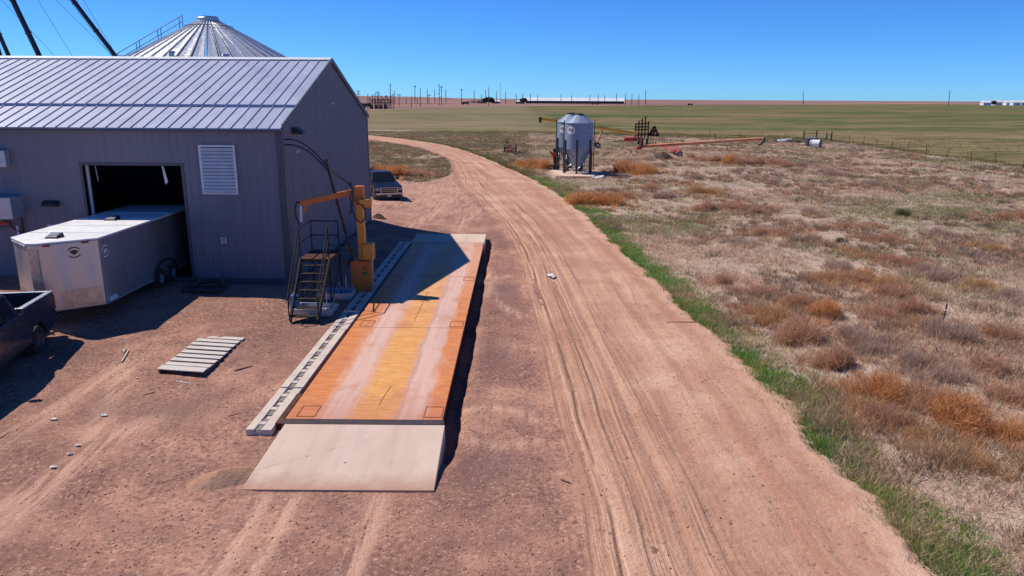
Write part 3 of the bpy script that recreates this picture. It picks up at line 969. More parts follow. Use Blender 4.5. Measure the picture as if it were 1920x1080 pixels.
def mat_deck():
    t = NT('rusted_scale_deck')
    pos = t.coord('Object')
    x, y, z = t.sep(pos)
    u = t.math('ADD', t.math('DIVIDE', x, DX_R - DX_L), 0.5)
    wob = t.noise(t.coord('Object', (0.3, 0.16, 1)), 1.0, 4)
    streak0 = t.noise(t.coord('Object', (7, 1.1, 1)), 1.0, 6, 0.7)
    uu = t.math('ADD', u, t.math('MULTIPLY', t.math('SUBTRACT', wob, 0.5), 0.05))
    uu = t.math('ADD', uu, t.math('MULTIPLY', t.math('SUBTRACT', streak0, 0.5), 0.16))
    streak = t.noise(t.coord('Object', (9, 0.22, 1)), 1.0, 5, 0.6)
    cross = t.noise(t.coord('Object', (2.2, 17, 1)), 1.0, 5, 0.65)
    spot = t.noise(pos, 2.4, 6, 0.7)
    rust = t.mix(t.ramp(cross, 0.40, 0.62), (0.52, 0.165, 0.05), (0.63, 0.245, 0.085))
    rust = t.mix(t.ramp(spot, 0.5, 0.72, 0, 0.6), rust, (0.40, 0.12, 0.05))
    mid = t.mix(t.ramp(cross, 0.36, 0.6), (0.56, 0.235, 0.06), (0.70, 0.36, 0.12))
    mid = t.mix(t.ramp(spot, 0.52, 0.75, 0, 0.55), mid, (0.50, 0.19, 0.06))
    f = t.math('MULTIPLY', t.ramp(uu, 0.36, 0.44), t.ramp(uu, 0.72, 0.66))
    c = t.mix(f, rust, mid)
    worn = t.mix(t.ramp(streak, 0.35, 0.65), (0.64, 0.425, 0.335), (0.52, 0.325, 0.27))
    worn = t.mix(t.ramp(spot, 0.55, 0.75, 0, 0.4), worn, (0.60, 0.33, 0.2))
    w1 = t.math('MULTIPLY', t.ramp(uu, 0.16, 0.24), t.ramp(uu, 0.45, 0.36))
    w2 = t.math('MULTIPLY', t.ramp(uu, 0.66, 0.72), t.ramp(uu, 0.91, 0.85))
    w = t.math('MAXIMUM', w1, w2)
    w = t.math('MULTIPLY', w, t.ramp(streak, 0.22, 0.42, 0.55, 1))
    c = t.mix(w, c, worn)
    tf = t.ramp(t.math('ABSOLUTE', t.math('SUBTRACT', uu, 0.70)), 0.0, 0.02, 0.45, 0)
    c = t.mix(tf, c, (0.30, 0.2, 0.2))
    # the far end of the deck is less rusted and paler
    c = t.mix(t.ramp(y, 8, 17, 0, 0.5), c, (0.60, 0.37, 0.28))
    blot = t.noise(pos, 0.7, 6, 0.7)
    c = t.mix(t.ramp(blot, 0.52, 0.66, 0, 0.5), c, (0.42, 0.16, 0.08))
    c = t.mix(t.ramp(streak0, 0.60, 0.72, 0, 0.5), c, (0.33, 0.16, 0.11))
    c = t.mix(t.ramp(spot, 0.30, 0.40, 0.35, 0), c, (0.66, 0.46, 0.36))
    c = t.mix(t.ramp(y, 1.6, 0.0, 0, 0.5), c, (0.40, 0.135, 0.08))
    h = t.math('ADD', t.math('MULTIPLY', cross, 0.7), spot)
    return t.done(c, t.ramp(streak, 0.3, 0.7, 0.6, 0.85), 0.0, t.bump(h, 0.25, 0.01), 0.3)


M['deck'] = mat_deck()
scale = thing('truck_scale', 'long rust orange steel truck scale deck raised above the gravel beside the building', 'truck scale', ((DX_L + DX_R) / 2, DY0, 0))
joints = [DY0, 22.05, 28.95, DY1]
for k in range(3):
    y0, y1 = joints[k] + (0.012 if k else 0), joints[k + 1] - (0.012 if k < 2 else 0)
    MB().box(DX_L, DX_R, y0, y1, DZT - 0.06, DZT).build('deck_plate', 'deck', scale, bevel=0.006)
sb = MB()
for x in (DX_L + 0.05, DX_R - 0.21):
    sb.box(x, x + 0.16, DY0 + 0.02, DY1 - 0.02, -0.28, DZT - 0.065)
for k in range(12):
    y = DY0 + 0.5 + k * 1.8
    sb.box(DX_L + 0.25, DX_R - 0.25, y, y + 0.12, -0.1, DZT - 0.065)
sb.build('support_beam', 'rustframe', scale)
hm = []
for (x, y) in ((DX_L + 0.42, DY0 + 0.42), (DX_R - 0.24, DY0 + 0.42), (DX_R - 0.26, 22.45), (DX_R - 0.26, 28.5), (DX_R - 0.24, DY1 - 0.42), (DX_L + 0.42, 22.45)):
    m_ = MB()
    w, h, e = 0.21, 0.3, 0.014
    m_.box(x - w, x + w, y - h, y - h + e, DZT + 0.001, DZT + 0.012).box(x - w, x + w, y + h - e, y + h, DZT + 0.001, DZT + 0.012)
    m_.box(x - w, x - w + e, y - h + e, y + h - e, DZT + 0.001, DZT + 0.012).box(x + w - e, x + w, y - h + e, y + h - e, DZT + 0.001, DZT + 0.012)
    m_.build('hatch_frame', 'deckline', scale)
cr = MB()
wl_ = [(-3.28 + random.uniform(-0.03, 0.03), 22.8 + 0.28 * q, DZT + 0.003) for q in range(14)]
cr.tube(wl_, 0.009, 5)
cr.build('weld_line', 'deckline', scale)
MB().tube([(-3.2, 16.0, DZT + 0.003), (-3.17, 16.6, DZT + 0.003), (-3.12, 17.2, DZT + 0.003)], 0.008, 5).build('weld_line', 'deckline', scale)
MB().box(DX_L - 0.03, DX_R + 0.05, 14.98, 15.2, DZT - 0.25, DZT + 0.002).build('end_channel', 'channel' if 'channel' in M else 'darksteel', scale, bevel=0.01)
MB().box(DX_L - 0.16, DX_L - 0.03, 15.0, 16.7, DZT - 0.2, DZT - 0.01).build('side_rail', 'rustframe', scale)


def mat_ramp():
    t = NT('ramp_concrete')
    pos = t.coord('Object')
    n1 = t.noise(pos, 0.9, 6, 0.65)
    n2 = t.noise(pos, 8, 6, 0.7)
    st = t.noise(t.coord('Object', (4, 0.4, 1)), 1, 5, 0.6)
    c = t.mix(t.ramp(n1, 0.35, 0.65), (0.63, 0.485, 0.39), (0.56, 0.42, 0.335))
    c = t.mix(t.ramp(st, 0.5, 0.7, 0, 0.35), c, (0.45, 0.36, 0.30))
    c = t.mix(t.ramp(n2, 0.6, 0.75, 0, 0.3), c, (0.36, 0.28, 0.23))
    xyz = t.sep(pos)
    sp = t.sep(t.voro(pos, 2.6, 'F1', 'Color'))[0]
    spd = t.voro(pos, 2.6, 'F1', 'Distance')
    c = t.mix(t.math('MULTIPLY', t.ramp(sp, 0.55, 0.6, 0, 0.8), t.ramp(spd, 0.10, 0.05)), c, (0.16, 0.11, 0.09))
    crk = t.voro(t.coord('Object', (0.5, 0.6, 1)), 0.55, 'DISTANCE_TO_EDGE', 'Distance')
    c = t.mix(t.math('MULTIPLY', t.ramp(crk, 0.004, 0.0015, 0, 0.7), t.ramp(n1, 0.5, 0.6)), c, (0.22, 0.16, 0.13))
    # tyre-worn pair of bands and soil tracked onto the toe
    for xc in (-0.85, 0.95):
        bd_ = t.ramp(t.math('ABSOLUTE', t.math('SUBTRACT', xyz[0], xc)), 0.2, 0.55, 0.45, 0)
        c = t.mix(t.math('MULTIPLY', bd_, t.ramp(st, 0.35, 0.6)), c, (0.50, 0.35, 0.27))
    toe = t.ramp(t.math('ADD', xyz[1], t.math('MULTIPLY', t.noise(pos, 2.2, 6, 0.7), 0.9)), 0.50, 1.05, 0.85, 0)
    c = t.mix(toe, c, (0.40, 0.225, 0.155))
    return t.done(c, 0.92, 0, t.bump(n2, 0.25, 0.012), 0.2)


M['rampc'] = mat_ramp()
ramp = MB()
rx0, rx1 = -5.24, -1.55
ramp.hexa([(rx0 - 0.03, 12.72, -0.3), (rx1, 12.74, -0.3), (rx1, 14.965, -0.3), (rx0 + 0.15, 14.965, -0.3), (rx0 - 0.03, 12.72, 0.035), (rx1, 12.74, 0.035), (rx1, 14.965, 0.365), (rx0 + 0.15, 14.965, 0.365)])
spk = ramp.build('concrete_ramp', 'rampc', None, (-3.4, 12.7, 0), bevel=0.012)
tag(spk, 'pale smooth concrete approach ramp at the near end of the rusty scale', 'ramp', 'concrete ramps of the truck scale')
ramp2 = MB()
ramp2.hexa([(rx0 - 0.1, 35.99, -0.3), (rx1 - 0.05, 35.99, -0.3), (rx1 - 0.08, 39.1, -0.3), (rx0 - 0.1, 39.1, -0.3), (rx0 - 0.1, 35.99, 0.355), (rx1 - 0.05, 35.99, 0.355), (rx1 - 0.08, 39.1, 0.28), (rx0 - 0.1, 39.1, 0.28)])
tag(ramp2.build('concrete_ramp', 'rampc', None, (-3.4, 36, 0), bevel=0.012), 'short concrete apron at the far end of the scale, half in the building shadow', 'ramp', 'concrete ramps of the truck scale')

# ------------------------------------------------------------------ curb blocks
cx0, cx1 = -5.86, -5.3
ncb = 9
clen = (36.4 - 14.72) / ncb
for k in range(ncb):
    y0 = 14.72 + k * clen
    y1 = y0 + clen - 0.03
    dx = random.uniform(-0.015, 0.015)
    zt = 0.345 + random.uniform(-0.01, 0.01) + 0.012 * k * 0.3
    t_ = thing('concrete_curb', 'x', 'concrete curb', (cx0 + 0.28, y0, 0), 0, 'concrete curb blocks between the scale and the yard')
    t_['label'] = ('nearest of the concrete curb blocks along the scale, showing its dark end face' if k == 0 else
                   'farthest concrete curb block along the scale, broken up and in shadow' if k == ncb - 1 else
                   '%s concrete curb block from the near end of the row beside the scale' % ORD[k])
    b = MB()
    cxm = (cx0 + cx1) / 2 + dx - 0.02
    gw_ = 0.075
    b.box(cx0 + dx, cxm - gw_, y0, y1, -0.1, zt).box(cxm + gw_, cx1 + dx, y0, y1, -0.1, zt - 0.006)
    b.box(cxm - gw_ + 0.001, cxm + gw_ - 0.001, y0 + 0.004, y1 - 0.004, -0.1, zt - 0.05)
    for q in range(3):
        yy = y0 + (q + 0.5) * (y1 - y0) / 3
        b.box(cxm - gw_ + 0.001, cxm + gw_ - 0.001, yy - 0.12, yy + 0.04, zt - 0.049, zt - 0.003)
    b.build('curb_block', 'curb', t_, bevel=0.012)
    s_ = MB()
    for q in range(3):
        a0 = y0 + 0.02 + q * (y1 - y0) / 3
        s_.box(cxm - gw_ + 0.004, cxm + gw_ - 0.004, a0, a0 + (y1 - y0) / 3 - 0.2, zt - 0.045, zt - 0.028)
    s_.build('slot_fill', 'slot', t_)
    lp = MB()
    yy = y0 + 0.52 * (y1 - y0)
    lp.tube([(cxm - 0.03, yy, zt - 0.02), (cxm - 0.026, yy, zt + 0.02), (cxm, yy + 0.01, zt + 0.035), (cxm + 0.026, yy, zt + 0.02), (cxm + 0.03, yy, zt - 0.02)], 0.009, 6)
    lp.build('lifting_loop', 'black', t_)

# ------------------------------------------------------------------ stairs
st = thing('platform_stairs', 'dark steel stairs with handrails leading to a small railed platform', 'stairs', (-6.8, 22.5, 0.33))
SX0, SX1 = -7.22, -6.34
PZ = 2.02
for x, xt in ((SX0, SX0 - 0.14), (SX1, SX1 - 0.02)):
    MB().beam((x, 22.5, 0.42), (xt, 24.5, PZ - 0.04), 0.05, 0.2).build('stringer', 'stair', st)
for k in range(7):
    f = (k + 0.6) / 7.3
    y = 22.5 + f * 2.0
    z = 0.42 + f * (PZ - 0.44)
    xo = -0.14 * f
    MB().box(SX0 + 0.03 + xo, SX1 - 0.03 + xo * 0.2, y - 0.11, y + 0.11, z - 0.035, z).build('step', 'stair', st)
pf = MB()
px0, px1, py0, py1 = -7.40, -6.36, 24.5, 26.05
pf.box(px0, px1, py0, py0 + 0.06, PZ - 0.1, PZ).box(px0, px1, py1 - 0.06, py1, PZ - 0.1, PZ).box(px0, px0 + 0.06, py0 + 0.06, py1 - 0.06, PZ - 0.1, PZ).box(px1 - 0.06, px1, py0 + 0.06, py1 - 0.06, PZ - 0.1, PZ)
for k in range(9):
    x = px0 + 0.08 + k * (px1 - px0 - 0.14) / 9
    pf.box(x, x + 0.085, py0 + 0.062, py1 - 0.062, PZ - 0.04, PZ - 0.004)
pf.build('platform', 'rustframe', st)
for x, y in ((px0 + 0.03, py0 + 0.03), (px1 - 0.03, py0 + 0.03), (px0 + 0.03, py1 - 0.03), (px1 - 0.03, py1 - 0.03)):
    MB().tube([(x, y, 0.3), (x, y, PZ - 0.1)], 0.03, 8).build('leg', 'stair', st)
hr = MB()
T = PZ + 1.06
Mz = PZ + 0.55
P4 = [(px0 + 0.03, py0 + 0.03), (px0 + 0.03, py1 - 0.03), (px1 - 0.03, py1 - 0.03), (px1 - 0.03, py0 + 0.03)]
for x, y in P4:
    hr.tube([(x, y, PZ), (x, y, T)], 0.022, 7)
for z in (T, Mz):
    for a, b in zip(P4[:-1], P4[1:]):
        hr.tube([(a[0], a[1], z), (b[0], b[1], z)], 0.022, 7)
hr.build('guard_rail', 'stair', st)
for sx, sxt in ((SX0 - 0.04, px0 + 0.03), (SX1 + 0.02, px1 - 0.03)):
    h_ = MB()
    h_.tube([(sx, 22.55, 0.42), (sx, 22.55, 1.25)], 0.022, 7)
    h_.tube([(sx, 22.35, 1.12), (sx, 22.55, 1.28), (sxt, py0, T)], 0.022, 7)
    h_.tube([(sx, 22.55, 0.85), (sxt, py0, Mz + 0.08)], 0.02, 7)
    h_.build('handrail', 'stair', st)
br = MB()
br.tube([(px0, py0 + 0.05, 0.5), (px0, py1 - 0.05, PZ - 0.2)], 0.016, 6).tube([(px1, py0 + 0.05, 0.5), (px1, py1 - 0.05, PZ - 0.2)], 0.016, 6).tube([(px0, py0 + 0.05, 0.5), (px1, py0 + 0.05, 1.5)], 0.016, 6)
br.build('cross_brace', 'stair', st)
gt = MB()
gt.tube([(px1 - 0.02, py0, PZ + 0.5), (px1 - 0.02, py1 + 0.1, PZ + 0.1), (px1 + 0.08, py1 + 0.16, PZ + 0.16), (px1 + 0.12, py1 + 0.12, PZ + 0.05)], 0.025, 7)
gt.build('gate_arm', 'stair', st)
for (x, y, lab) in ((-6.72, 23.72, 'nearer pale metal tray with upright rods, beside the stair foot in half sun'), (-6.52, 25.75, 'farther pale metal tray with upright rods, in the shade under the platform')):
    t_ = thing('metal_tray', lab, 'tray', (x, y, 0.3), 0, 'metal trays beside the stairs')
    m_ = MB()
    w, l, h0, h1 = 0.62, 0.44, 0.36, 0.58
    m_.box(x - w, x + w, y - l, y - l + 0.05, h0, h1).box(x - w, x + w, y + l - 0.05, y + l, h0, h1).box(x - w, x - w + 0.05, y - l + 0.05, y + l - 0.05, h0, h1).box(x + w - 0.05, x + w, y - l + 0.05, y + l - 0.05, h0, h1)
    m_.box(x - w + 0.05, x + w - 0.05, y - l + 0.05, y + l - 0.05, h0 - 0.04, h0 + 0.06)
    m_.build('tray_body', 'tray' if 'tray' in M else 'galv', t_, bevel=0.008)
    for dx, h, ln in ((0.35, 0.75, (0.0, 0.0)), (0.38, 0.42, (0.22, 0.1)), (0.25, 0.5, (-0.18, 0.1))):
        MB().tube([(x + dx, y + 0.1, h0), (x + dx + ln[0], y + 0.1 + ln[1], h0 + h)], 0.014, 6).build('rod', 'galv', t_)
jug = thing('water_jug', 'small blue plastic drum tucked under the dark steps', 'drum', (-7.42, 23.75, 0.33))
MB().lathe([(0.0, 0.34), (0.16, 0.34), (0.165, 0.4), (0.165, 0.85), (0.13, 0.95), (0.05, 0.98), (0.0, 0.98)], (-7.42, 23.75, 0), 18).build('drum_body', 'blue', jug, smooth=True)
MB().lathe([(0.0, 1.04), (0.045, 1.04), (0.045, 0.975)], (-7.42, 23.75, 0), 12).build('cap', 'white', jug)
MB().lathe([(0.167, 0.6), (0.172, 0.61), (0.172, 0.64), (0.167, 0.65)], (-7.42, 23.75, 0), 18).build('hoop', 'blue', jug)

# ------------------------------------------------------------------ grain probe
gp = thing('grain_probe', 'orange truck grain sampling probe with column, long arm and square cabinet', 'grain probe', (-5.77, 26.9, 0.2))
ox0, ox1, oy0, oy1 = -6.15, -5.40, 26.55, 27.15
cb = MB().box(ox0, ox1, oy0, oy1, 0.24, 1.50).build('cabinet', 'orange', gp, bevel=0.03)
MB().lathe([(0.0, -0.012), (0.07, -0.012), (0.07, 0.0)], (ox1 - 0.22, oy0 - 0.001, 1.25), 14, 'y').build('button', 'red', cb)
MB().prism([(ox1 - 0.31, 1.03), (ox1 - 0.22, 0.94), (ox1 - 0.13, 1.03), (ox1 - 0.13, 1.11), (ox1 - 0.31, 1.11)], oy0 - 0.014, oy0 - 0.002, 'y').build('warning_sticker', 'green_sign', cb)
MB().box(ox0 + 0.05, ox1 - 0.05, oy0 - 0.012, oy0 - 0.002, 0.3, 0.315).build('door_seam', 'rustframe', cb)
MB().beam((-5.72, 26.85, 1.5), (-5.77, 26.85, 4.05), 0.27, 0.27).build('column', 'amber', gp, bevel=0.02)
MB().box(-5.70, -5.30, 26.62, 27.08, 1.51, 2.12).build('column_sleeve', 'amber', gp, bevel=0.03)
MB().box(-5.90, -5.58, 26.68, 27.02, 3.72, 4.24).build('column_head', 'orange', gp, bevel=0.02)
mt = MB().box(-5.72, -5.28, 26.5, 26.8, 3.5, 3.8).build('motor_box', 'amber', gp, bevel=0.04)
arm = MB()
arm.beam((-5.75, 26.72, 4.08), (-7.78, 26.35, 3.66), 0.17, 0.2)
arm.beam((-6.1, 26.62, 3.92), (-5.82, 26.68, 3.55), 0.08, 0.1).beam((-7.55, 26.38, 3.6), (-7.74, 26.34, 3.25), 0.06, 0.08)
arm.build('arm', 'orange', gp, bevel=0.01)
MB().tube([(-7.72, 26.36, 3.72), (-7.9, 26.3, 3.7), (-7.98, 26.28, 3.5), (-7.95, 26.26, 3.2), (-7.86, 26.3, 2.9)], 0.035, 8).build('arm_hose', 'black', gp, smooth=True)
MB().tube([(-7.76, 26.3, 3.58), (-7.78, 26.28, 3.0)], 0.05, 8).build('probe_tip', 'white', gp)
MB().tube([(-5.86, 26.58, 4.2), (-6.02, 26.5, 3.9), (-5.98, 26.45, 3.5), (-5.84, 26.45, 3.1), (-5.66, 26.45, 2.95), (-5.5, 26.45, 3.1), (-5.48, 26.45, 3.4), (-5.6, 26.5, 3.6), (-5.75, 26.55, 3.65)], 0.03, 8).build('hose_loop', 'black', gp, smooth=True)
MB().tube([(-6.06, 26.5, 3.25), (-5.95, 26.5, 3.55), (-5.9, 26.5, 3.9), (-5.95, 26.5, 4.3), (-6.03, 26.55, 4.42)], 0.028, 7).build('feed_hose', 'black', gp, smooth=True)
MB().tube([(-5.34, 26.6, 0.3), (-5.32, 26.6, 1.7)], 0.014, 6).build('side_rod', 'galv', gp)
MB().tube([(-6.25, 26.5, 1.35), (-6.15, 26.45, 1.52), (-6.02, 26.5, 1.6)], 0.05, 8).build('inlet_elbow', 'darksteel', gp)
pole = thing('leaning_tube', 'long dark tube leaning up from the orange cabinet past the arm', 'tube', (-5.98, 26.4, 1.5))
MB().tube([(-5.98, 26.4, 1.53), (-6.98, 27.2, 5.0)], 0.055, 8, 0.045).build('tube_shaft', 'rustframe', pole)
MB().lathe([(0.0, 0.22), (0.07, 0.2), (0.07, 0.0), (0.045, -0.02)], (-6.99, 27.2, 4.98), 10).build('tube_cap', 'black', pole)


def arc_pts(a, b, sag, n=14):
    a, b = Vector(a), Vector(b)
    return [a.lerp(b, i / n) + Vector((0, 0, sag * 4 * (i / n) * (1 - i / n))) for i in range(n + 1)]


for k, (p0, p1, p2, lab) in enumerate((((BX + 0.02, 27.35, 5.86), (-6.98, 27.15, 4.92), (-6.02, 26.52, 4.36), 'upper black sampling hose looping from the gable wall to the probe head'),
                                       ((BX + 0.02, 27.3, 5.66), (-6.96, 27.12, 4.78), (-5.98, 26.5, 4.3), 'lower black sampling hose looping from the gable wall to the probe head'))):
    pts = arc_pts(p0, p1, 0.28) + arc_pts(p1, p2, 0.02, 6)[1:]
    tag(MB().tube(pts, 0.026, 7).build('sampling_hose', 'black', None, p0, smooth=True), lab, 'hose', 'sampling hoses on the gable wall')

# ------------------------------------------------------------------ pallets
def pallet(name, label, corner, wvec, lvec, nb, mat, missing=(), h=0.13):
    t_ = thing(name, label, 'pallet', (corner[0], corner[1], corner[2]))
    c = Vector(corner)
    wv, lv_ = Vector(wvec), Vector(lvec)
    wn_, ln_ = wv.normalized(), lv_.normalized()
    L = lv_.length
    for k in range(nb):
        if k in missing:
            continue
        bw = L / nb * (0.68 if k else 0.95)
        a = c + ln_ * (k * L / nb + (0 if k else -0.03)) + Vector((0, 0, h - 0.02 + random.uniform(-0.006, 0.006)))
        s0, s1 = random.uniform(-0.03, 0.02), random.uniform(-0.03, 0.03)
        p = [a + wn_ * s0, a + wv + wn_ * s1, a + wv + wn_ * s1 + ln_ * bw, a + ln_ * bw + wn_ * s0]
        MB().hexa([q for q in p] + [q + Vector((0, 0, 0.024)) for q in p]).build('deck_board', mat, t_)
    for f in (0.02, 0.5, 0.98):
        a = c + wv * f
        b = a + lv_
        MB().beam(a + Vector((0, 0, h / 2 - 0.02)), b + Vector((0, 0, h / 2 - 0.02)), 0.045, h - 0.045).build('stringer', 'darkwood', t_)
    return t_


pallet('wooden_pallet', 'long weathered pale wood pallet lying flat on the gravel in full sun', (-9.42, 18.2, float(zg(-9.0, 18.5)) - 0.02), (1.3, -0.2, 0), (0.02, 2.95, 0), 9, 'wood')
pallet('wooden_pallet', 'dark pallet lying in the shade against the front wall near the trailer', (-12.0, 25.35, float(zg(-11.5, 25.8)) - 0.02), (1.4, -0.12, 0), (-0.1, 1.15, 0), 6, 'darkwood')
jk = MB()
jk.tube([(-12.0, 25.7, 0.74), (-10.4, 25.9, 0.74)], 0.05, 7)
for k in range(7):
    x = -11.85 + k * 0.2
    jk.tube([(x, 25.6 + random.uniform(0, 0.5), 0.72), (x + random.uniform(-0.2, 0.3), 25.7 + random.uniform(0, 0.5), 0.86 + random.uniform(0, 0.2))], random.uniform(0.03, 0.07), 7)
tag(jk.build('scrap_pipes', 'darksteel', None, (-11.3, 25.8, 0.7)), 'dark jumble of pipe ends lying on the shaded pallet', 'scrap')

# ------------------------------------------------------------------ enclosed trailer
trl = thing('cargo_trailer', 'white enclosed cargo trailer with a pointed nose, backed halfway into the doorway', 'trailer', (-14.34, 25.5, 0.5))
tx0, tx1, ty0, ty1, tn, tb, tt = -15.66, -13.0, 22.4, 29.6, 21.42, 0.95, 3.05
nc = -14.42
outline = [(tx0, ty1), (tx0, ty0), (nc - 0.16, tn), (nc + 0.16, tn), (tx1, ty0), (tx1, ty1)]
MB().prism(outline, tb, tt, 'z').build('body', 'trailer', trl, bevel=0.03)
ov = [(tx0 - 0.03, ty1), (tx0 - 0.03, ty0 - 0.02), (nc - 0.17, tn - 0.03), (nc + 0.17, tn - 0.03), (tx1 + 0.03, ty0 - 0.02), (tx1 + 0.03, ty1)]
rf = MB().prism(ov, tt + 0.002, tt + 0.055, 'z').build('roof', 'trailer_roof', trl, bevel=0.015)
sm = MB()
for y in (23.2, 24.6, 26.0, 27.4):
    sm.box(tx0 + 0.05, tx1 - 0.05, y, y + 0.035, tt + 0.056, tt + 0.066)
sm.build('roof_seam', 'trailer_roof', rf)
for (x, y) in ((-14.3, 22.35), (-14.35, 25.8)):
    v = MB()
    v.hexa([(x - 0.2, y - 0.2, tt + 0.06), (x + 0.2, y - 0.2, tt + 0.06), (x + 0.2, y + 0.2, tt + 0.06), (x - 0.2, y + 0.2, tt + 0.06),
            (x - 0.17, y - 0.15, tt + 0.12), (x + 0.17, y - 0.15, tt + 0.12), (x + 0.17, y + 0.18, tt + 0.2), (x - 0.17, y + 0.18, tt + 0.2)])
    vo = v.build('roof_vent', 'black', trl, bevel=0.01)
    MB().hexa([(x - 0.12, y - 0.11, tt + 0.128), (x + 0.12, y - 0.11, tt + 0.128), (x + 0.12, y + 0.12, tt + 0.19), (x - 0.12, y + 0.12, tt + 0.19),
               (x - 0.12, y - 0.11, tt + 0.134), (x + 0.12, y - 0.11, tt + 0.134), (x + 0.12, y + 0.12, tt + 0.197), (x - 0.12, y + 0.12, tt + 0.197)]).build('vent_lid', 'lamp', vo)


def on_face(a, b, off=0.006):
    """frame on the vertical face through plan points a,b: returns f(u, z, d) -> point (u metres along a->b)"""
    a, b = Vector((a[0], a[1], 0)), Vector((b[0], b[1], 0))
    d = (b - a).normalized()
    nrm = Vector((d.y, -d.x, 0))

    def P(u, z, k=0.0):
        p = a + d * u + nrm * (off + k)
        return (p.x, p.y, z)
    return P, (b - a).length


def plate(P, poly, th=0.006):
    n_ = len(poly)
    mb = MB()
    mb.add([P(u, z, 0) for u, z in poly] + [P(u, z, th) for u, z in poly],
           [tuple(range(n_)), tuple(range(2 * n_ - 1, n_ - 1, -1))] + [(i, (i + 1) % n_, n_ + (i + 1) % n_, n_ + i) for i in range(n_)])
    return mb


RF, RL = on_face((nc + 0.16, tn), (tx1, ty0))
LF, LL = on_face((tx0, ty0), (nc - 0.16, tn))
SF, SL = on_face((tx1, ty0), (tx1, ty1))
NF, NL = on_face((nc - 0.16, tn), (nc + 0.16, tn))
plate(RF, [(0.42, tb + 0.02), (RL - 0.06, tb + 0.02), (RL - 0.06, tb + 0.62), (0.42, tb + 0.62)]).build('stone_guard', 'chequer', trl)
plate(LF, [(0.06, tb + 0.02), (LL - 0.1, tb + 0.02), (LL - 0.1, tb + 0.62), (0.06, tb + 0.62)]).build('stone_guard', 'chequer', trl)
plate(NF, [(0.02, tb + 0.75), (NL - 0.02, tb + 0.75), (NL - 0.02, tt - 0.15), (0.02, tt - 0.15)], 0.012).build('nose_panel', 'chequer', trl)
for u in (0.12, RL - 0.45):
    plate(RF, [(u, tt - 0.075), (u + 0.2, tt - 0.075), (u + 0.2, tt - 0.02), (u, tt - 0.02)], 0.03).build('clearance_light', 'redlens', trl)
for u in (0.05, 0.75):
    plate(LF, [(u, tt - 0.06), (u + 0.62, tt - 0.06), (u + 0.62, tt - 0.02), (u, tt - 0.02)], 0.03).build('drip_rail', 'white', trl)


def emblem(P, uc, zc, r, mat, th=0.008):
    """rounded diamond between two arcs, as on the trailer nose"""
    mb = MB()
    dia = [(uc - 0.62 * r, zc + 0.1 * r), (uc - 0.25 * r, zc + 0.38 * r), (uc + 0.25 * r, zc + 0.38 * r), (uc + 0.62 * r, zc + 0.1 * r), (uc, zc - 0.42 * r)]
    m2 = plate(P, dia, th)
    mb.add(m2.v, m2.f)
    for a0, a1 in ((30, 150), (210, 330)):
        pts = [(uc + r * math.cos(math.radians(a)), zc + 0.85 * r * math.sin(math.radians(a))) for a in range(a0, a1 + 1, 15)]
        pts += [(uc + 0.86 * r * math.cos(math.radians(a)), zc + 0.68 * r * math.sin(math.radians(a))) for a in range(a1, a0 - 1, -15)]
        n_ = len(pts) // 2
        for i in range(n_ - 1):
            q = plate(P, [pts[i], pts[i + 1], pts[2 * n_ - 2 - i], pts[2 * n_ - 1 - i]], th)
            mb.add(q.v, q.f)
    return mb


emblem(RF, 0.92, 2.72, 0.2, 'black').build('emblem', 'black', trl)
em = MB()
for a0, a1 in ((40, 175), (220, 355)):
    for a in range(a0, a1, 15):
        r0, r1 = 0.16, 0.2
        c0, s0, c1, s1 = math.cos(math.radians(a)), math.sin(math.radians(a)), math.cos(math.radians(a + 15)), math.sin(math.radians(a + 15))
        q = plate(SF, [(0.32 + r0 * c0, 2.62 + r0 * s0), (0.32 + r1 * c0, 2.62 + r1 * s0), (0.32 + r1 * c1, 2.62 + r1 * s1), (0.32 + r0 * c1, 2.62 + r0 * s1)])
        em.add(q.v, q.f)
q = plate(SF, [(0.2, 2.58), (0.28, 2.55), (0.34, 2.6), (0.45, 2.62), (0.42, 2.69), (0.3, 2.68), (0.24, 2.64)])
em.add(q.v, q.f)
em.build('side_emblem', 'white', trl)
plate(SF, [(0.18, 1.02), (0.62, 1.02), (0.62, 1.12), (0.5, 1.18), (0.18, 1.14)], 0.05).build('side_reflector', 'white', trl)
plate(SF, [(0.02, tb + 0.0), (SL, tb + 0.0), (SL, tb + 0.07), (0.02, tb + 0.07)], 0.012).build('bottom_rail', 'galv', trl)
plate(SF, [(0.02, tb + 0.08), (0.1, tb + 0.08), (0.1, tt - 0.02), (0.02, tt - 0.02)], 0.008).build('corner_strip', 'galv', trl)
for x in (tx1 - 0.02, tx0 + 0.02):
    s_ = 1 if x > nc else -1
    for y in (26.0, 26.95):
        wl = MB().lathe([(0.0, 0.0), (0.14, 0.0), (0.2, 0.02), (0.35, 0.03), (0.37, 0.0), (0.37, -0.2), (0.2, -0.22), (0.0, -0.22)] if s_ > 0 else [(0.0, 0.0), (0.14, 0.0), (0.2, -0.02), (0.35, -0.03), (0.37, 0.0), (0.37, 0.2), (0.2, 0.22), (0.0, 0.22)], (x + 0.05 * s_, y, 0.93), 24, 'x').build('wheel', 'rubber', trl, smooth=True)
        MB().lathe([(0.0, 0.01 * s_), (0.18, 0.03 * s_)], (x + 0.06 * s_, y, 0.93), 16, 'x').build('rim', 'galv', wl)
fd = MB()
